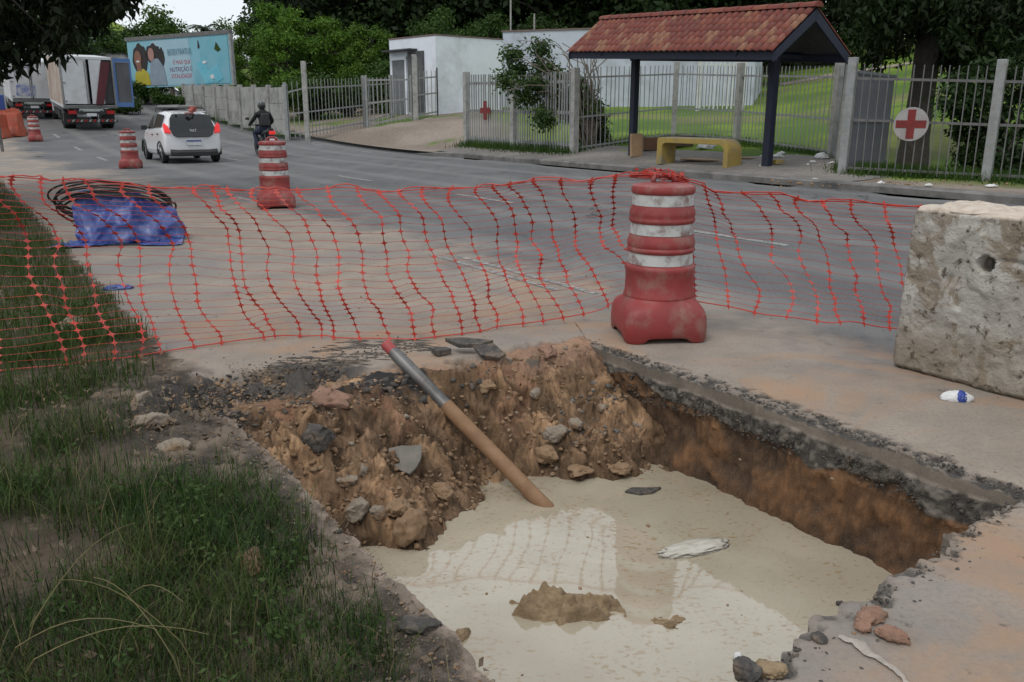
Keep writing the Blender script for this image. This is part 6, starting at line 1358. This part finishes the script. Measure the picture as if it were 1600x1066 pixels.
def truck(n_, s_, scale, label, kind):
    o = road_obj('delivery_truck', n_, s_, 0, label=label, cat='truck'); o.scale = (scale,) * 3
    W, Zf, Zt, L_ = 1.12, 1.02, 3.25, 5.2
    bw = pm('box_white' + kind, (.58, .6, .62), (.5, .52, .54), 1.5, .55, dirt=(.3, .28, .26), dscale=1.2, damt=.4)
    side_pic = pm('side_picture' + kind, (.52, .46, .40), (.30, .20, .15), .9, .5) if kind == 'a' else bw
    B((0, L_ / 2, Zf + .06), (2 * W, L_, .12), 'box_floor', bw, o); B((0, L_ / 2, Zt - .04), (2 * W, L_, .08), 'box_roof', bw, o)
    B((-W + .03, L_ / 2, (Zf + Zt) / 2 + .02), (.06, L_ - .02, Zt - Zf - .21), 'side_panel', side_pic, o); B((W - .03, L_ / 2, (Zf + Zt) / 2 + .02), (.06, L_ - .02, Zt - Zf - .21), 'side_panel', bw, o); B((0, L_ - .04, (Zf + Zt) / 2 + .02), (2 * W - .14, .06, Zt - Zf - .22), 'front_panel', bw, o)
    for s in (-1, 1): B((s * (W - .04), -.02, (Zf + Zt) / 2), (.09, .06, Zt - Zf), 'corner_post', chrome if kind == 'a' else bw, o)
    B((0, -.02, Zt - .05), (2 * W - .1, .06, .11), 'door_header', bw, o); B((0, -.03, Zf + .05), (2 * W - .1, .07, .12), 'door_sill', fence_grey, o)
    ld = B((-.53, -.03, (Zf + Zt) / 2 + .03), (1.0, .05, Zt - Zf - .30), 'rear_door', bw, o)
    for x in (-.1, -.02): MB().tube([(x, -.075, Zf + .15), (x, -.075, Zt - .15)], .018, 6).build('lock_bar', chrome, ld)
    for z in (Zf + .3, (Zf + Zt) / 2, Zt - .3): B((-1.0, -.07, z), (.12, .03, .06), 'hinge', chrome, ld)
    if kind == 'a':
        rd_ = MB().box((.36, -.03, (Zf + Zt) / 2 + .03), (.52, .05, Zt - Zf - .30)).build('rear_door', bw, o)
        maroon = pm('maroon_board', (.10, .018, .028), (.075, .015, .02), 2, .7)
        m = MB(); m.prism([(.22, Zf + .16), (.55, Zf + .16), (.98, Zt - .2), (.60, Zt - .2)], .06, lambda p_, q_, h: Vector((p_, -.07 - h, q_))); m.build('leaning_board', maroon, o)
        B((.84, .05, (Zf + Zt) / 2 + .03), (.42, .04, Zt - Zf - .32), 'interior_shade', dark_trim, o)  # dark sheet standing in for the shade inside the open box
        # opened door leaf swung out on the right
        bl = pm('door_blue', (.05, .12, .30), (.07, .15, .34), 2, .5); dl = empty('swing_door', (W + .01, -.03, 0), math.radians(-18)); dl.parent = o
        for c_, d_ in (((.36, 0, Zf + .16), (.72, .05, .2)), ((.36, 0, Zt - .1), (.72, .05, .16)), ((.03, 0, (Zf + Zt) / 2), (.09, .052, Zt - Zf - .2)), ((.70, 0, (Zf + Zt) / 2), (.07, .052, Zt - Zf - .2))): B(c_, d_, 'door_frame', bl, dl)
        B((.36, .02, (Zf + Zt) / 2), (.66, .02, Zt - Zf - .4), 'door_panel', pm('door_panel_grey', (.09, .1, .11), (.06, .06, .07), 1.2, .6), dl)
    else:
        B((.53, -.03, (Zf + Zt) / 2 + .03), (1.0, .05, Zt - Zf - .30), 'rear_door', bw, o)
        pic = pm('blue_print', (.05, .09, .40), (.5, .52, .5), 3.0, .6); m = MB(); m.prism([(-.85, Zf + .35), (.1, Zf + .3), (.15, Zf + .9), (-.3, Zf + 1.05), (-.8, Zf + .9)], .012, lambda p_, q_, h: Vector((p_, -.062 - h, q_))); m.build('print', pic, o)
        MB().prism([(-.8, Zt - .35), (.2, Zt - .35), (.2, Zt - .30), (-.8, Zt - .30)], .012, lambda p_, q_, h: Vector((p_, -.062 - h, q_))).build('print', pic, o)
    # chassis
    for s in (-1, 1):
        B((s * .42, 2.6, .82), (.1, 5.4, .2), 'chassis_rail', black_plastic, o)
        B((s * .80, -.05, .83), (.34, .06, .15), 'tail_light', lamp_red, o)
        for xx in (.68, .95): wheel(o, (s * xx, 1.35, .44), .44, .25)
        wheel(o, (s * .92, 5.9, .44), .44, .25)
        B((s * .8, .72, .5), (.55, .03, .5), 'mud_flap', black_rubber, o)
        B((s * 1.0, 3.6, .62), (.08, 2.2, .3), 'side_guard', black_plastic, o)
    B((0, -.04, .83), (1.2, .05, .2), 'lamp_board', black_plastic, o); B((0, -.07, .72), (.42, .015, .13), 'number_plate', plate_white, o)
    bar = B((0, -.06, .46), (2.15, .08, .13), 'rear_bumper', black_plastic, o)
    for i in range(12): MB().prism([(-1.05 + i * .177, .41), (-.97 + i * .177, .41), (-.91 + i * .177, .51), (-.99 + i * .177, .51)], .008, lambda p_, q_, h: Vector((p_, -.102 - h, q_))).build('stripe', disc_white if i % 2 else lamp_red, bar)
    B((0, -.085, .93), (1.0, .012, .12), 'sign_strip', pm('sign_pale' + kind, (.4, .42, .42), (.3, .35, .33), 3, .6), o)
    # cab
    secs = [[(-1.02, y, .5), (1.02, y, .5), (1.04, y, 1.5), (.92, y, z), (-.92, y, z), (-1.04, y, 1.5)] for y, z in ((5.35, 2.4), (5.6, 2.5), (6.3, 2.45), (6.85, 1.6), (6.95, .7))]; MB().loft(secs).build('cab', bw, o, bevel=.04)
    for s in (-1, 1): B((s * 1.28, 6.5, 1.95), (.16, .1, .42), 'mirror', black_plastic, o, bevel=.03); MB().tube([(s * 1.0, 6.5, 1.95), (s * 1.28, 6.5, 1.95)], .02, 5).build('mirror_arm', black_plastic, o)
    return o
def place_at(u, n): x, y, z = far_at(u, 0, n); return to_ns(x, y)
n_, s_ = place_at(146, 6.0); truck(n_, s_, 1.0, 'white delivery truck with a rear door open and a maroon board inside', 'a')
n_, s_ = 4.2, 50.0; truck(n_, s_, .86, 'second white box truck with a blue print, farther up the road', 'b')

# motorcycle and rider
def motorcycle():
    n_, s_ = place_at(414, 9.1); s_ = s_; o = road_obj('motorcycle', n_, s_, .0, label='dark motorcycle driving away along the right lane', cat='motorcycle')
    for y in (-.62, .66):
        r = .30; t = MB(); t.tube([(0, y + math.cos(a) * r, .305 + math.sin(a) * r) for a in np.linspace(0, 2 * math.pi, 29)[:-1]], .05, 8, closed=True); w_ = t.build('wheel', black_rubber, o, True)
        MB().lathe([(.03, -.06), (.05, -.06), (.05, .06), (.03, .06)], 12, (0, y, .305), 'X').build('hub', chrome, w_)
        m = MB()
        for k in range(6): a = k * math.pi / 3; m.tube([(0, y, .305), (0, y + math.cos(a) * .27, .305 + math.sin(a) * .27)], .012, 5)
        m.build('spokes', chrome, w_)
    navy = pm('moto_blue', (.012, .02, .07), (.01, .015, .05), 4, .35)
    MB().loft([[(sx * w, y, z + dz) for sx, dz in ((-1, 0), (-.8, h), (.8, h), (1, 0), (.6, -.1), (-.6, -.1))] for y, z, w, h in ((-.2, .72, .10, .10), (.05, .78, .16, .16), (.3, .80, .16, .18), (.46, .80, .1, .1))]).build('tank', navy, o, True)
    MB().loft([[(sx * w, y, z + dz) for sx, dz in ((-1, 0), (-.8, .08), (.8, .08), (1, 0), (.6, -.06), (-.6, -.06))] for y, z, w in ((-.82, .86, .09), (-.6, .80, .13), (-.2, .76, .14), (.05, .78, .11))]).build('seat', black_rubber, o, True)
    MB().box((0, .1, .45), (.26, .42, .34)).build('engine', steel, o, bevel=.04)
    MB().tube([(.15, .25, .32), (.17, -.2, .30), (.19, -.75, .40)], [.03, .045, .05], 8).build('exhaust', steel, o)
    for s in (-1, 1): MB().tube([(s * .09, .66, .305), (s * .09, .42, .98)], .025, 6).build('fork', steel, o); MB().tube([(s * .09, -.62, .305), (s * .1, -.45, .74)], .025, 6).build('shock_absorber', steel, o)
    MB().tube([(-.36, .32, 1.02), (-.2, .40, 1.03), (.2, .40, 1.03), (.36, .32, 1.02)], .016, 6).build('handlebar', black_plastic, o)
    for s in (-1, 1): m = MB(); m.tube([(s * .26, .36, 1.03), (s * .36, .38, 1.2)], .008, 5); m.box((s * .40, .38, 1.23), (.13, .03, .08)); m.build('mirror', chrome, o)
    MB().box((0, .52, .95), (.2, .12, .2)).build('headlight', black_plastic, o, bevel=.03)
    MB().loft([[(sx * .08, y, z + dz) for sx, dz in ((-1, 0), (1, 0), (1, .02), (-1, .02))] for y, z in ((-.95, .50), (-.92, .66), (-.8, .76), (-.62, .66))]).build('mudguard', black_plastic, o)
    MB().box((0, -.92, .80), (.20, .07, .11)).build('tail_light', lamp_lit, o, bevel=.015)
    pl = MB().box((0, -.98, .57), (.24, .015, .19), Matrix.Rotation(-.25, 3, 'X')).build('number_plate', plate_white, o)
    pr = empty('person', o.location, o.rotation_euler.z, label='motorcyclist in dark jacket, jeans and black helmet riding away', cat='person')
    V = [(0, -.22, .90), (0, -.20, 1.08), (0, -.12, 1.30), (0, -.07, 1.42), (0, -.05, 1.50), (0, -.03, 1.62)]; R_ = [(.17, .14), (.15, .12), (.19, .125), (.15, .10), (.06, .06), (.085, .10)]; E_ = [(0, 1), (1, 2), (2, 3), (3, 4), (4, 5)]
    for s in (-1, 1):
        b = len(V); V += [(s * .21, -.08, 1.37), (s * .34, .0, 1.16), (s * .345, .24, 1.07), (s * .335, .33, 1.05)]; R_ += [(.075, .075), (.06, .06), (.045, .045), (.04, .045)]; E_ += [(3, b), (b, b + 1), (b + 1, b + 2), (b + 2, b + 3)]
        b = len(V); V += [(s * .12, -.16, .88), (s * .22, .24, .80), (s * .20, .06, .40), (s * .19, .10, .30), (s * .19, .24, .285)]; R_ += [(.11, .11), (.085, .085), (.06, .065), (.045, .05), (.04, .035)]; E_ += [(0, b), (b, b + 1), (b + 1, b + 2), (b + 2, b + 3), (b + 3, b + 4)]
    me = bpy.data.meshes.new('m'); me.from_pydata(V, E_, []); 
    body = link('body', me, None, pr); body.modifiers.new('skin', 'SKIN'); sl = me.skin_vertices[0].data
    for i, r in enumerate(R_): sl[i].radius = (r[0] * 1.12, r[1] * 1.12)
    sl[0].use_root = True; sb = body.modifiers.new('sub', 'SUBSURF'); sb.levels = 1; sb.render_levels = 2
    T = NT('rider_clothes'); sep = T.n('ShaderNodeSeparateXYZ'); T.l(T.obj(), sep.inputs[0]); T.base(T.mix(T.rng(sep.outputs[2], .95, .97), (.02, .028, .055), (.007, .007, .008))); T.rough(.8); me.materials.append(T.m)
    hm = MB().lathe([(.001, -.13), (.09, -.125), (.125, -.07), (.138, .0), (.13, .07), (.095, .12), (.04, .142), (.001, .145)], 20, cap=False).build('helmet', pm('helmet', (.012, .012, .014), (.02, .02, .02), 3, .18, coat=.7), pr, True); hm.location = (0, -.02, 1.66); hm.scale = (.95, 1.15, 1)
    vz = MB().box((0, .12, 1.66), (.17, .08, .08)).build('visor', glass_dark, pr, bevel=.03)
    m = MB().loft([[(sx * w, y, z) for sx, y in ((-1, -.35), (1, -.35), (1, -.22), (-1, -.22))] for z, w in ((1.0, .13), (1.1, .15), (1.34, .14), (1.4, .1))]); m.build('backpack', black_plastic, pr, bevel=.03)
    for s in (-1, 1):
        gl = MB(); 
        for k in range(4): gl.tube([(s * (.315 + .018 * k), .31, 1.06), (s * (.315 + .018 * k), .355, 1.055), (s * (.315 + .018 * k), .365, 1.02), (s * (.315 + .018 * k), .335, 1.0)], .010, 6)
        gl.tube([(s * .30, .30, 1.05), (s * .285, .33, 1.03), (s * .285, .335, 1.01)], .011, 6); gl.build('glove', black_rubber, pr, True)
motorcycle()
# blue box sign at the left edge
x, y, z = far_at(4, 0, 1.75); o = empty('blue_cabinet', (x, y, z), TH, label='blue box on a post at the far left above the orange barriers', cat='cabinet')
MB().tube([(0, 0, 0), (0, 0, 1.4)], .05, 8).build('post', steel, o); MB().box((0, 0, 1.65), (.55, .3, .5)).build('box', pm('cabinet_blue', (.02, .045, .2), (.03, .06, .24), 3, .5), o, bevel=.02)
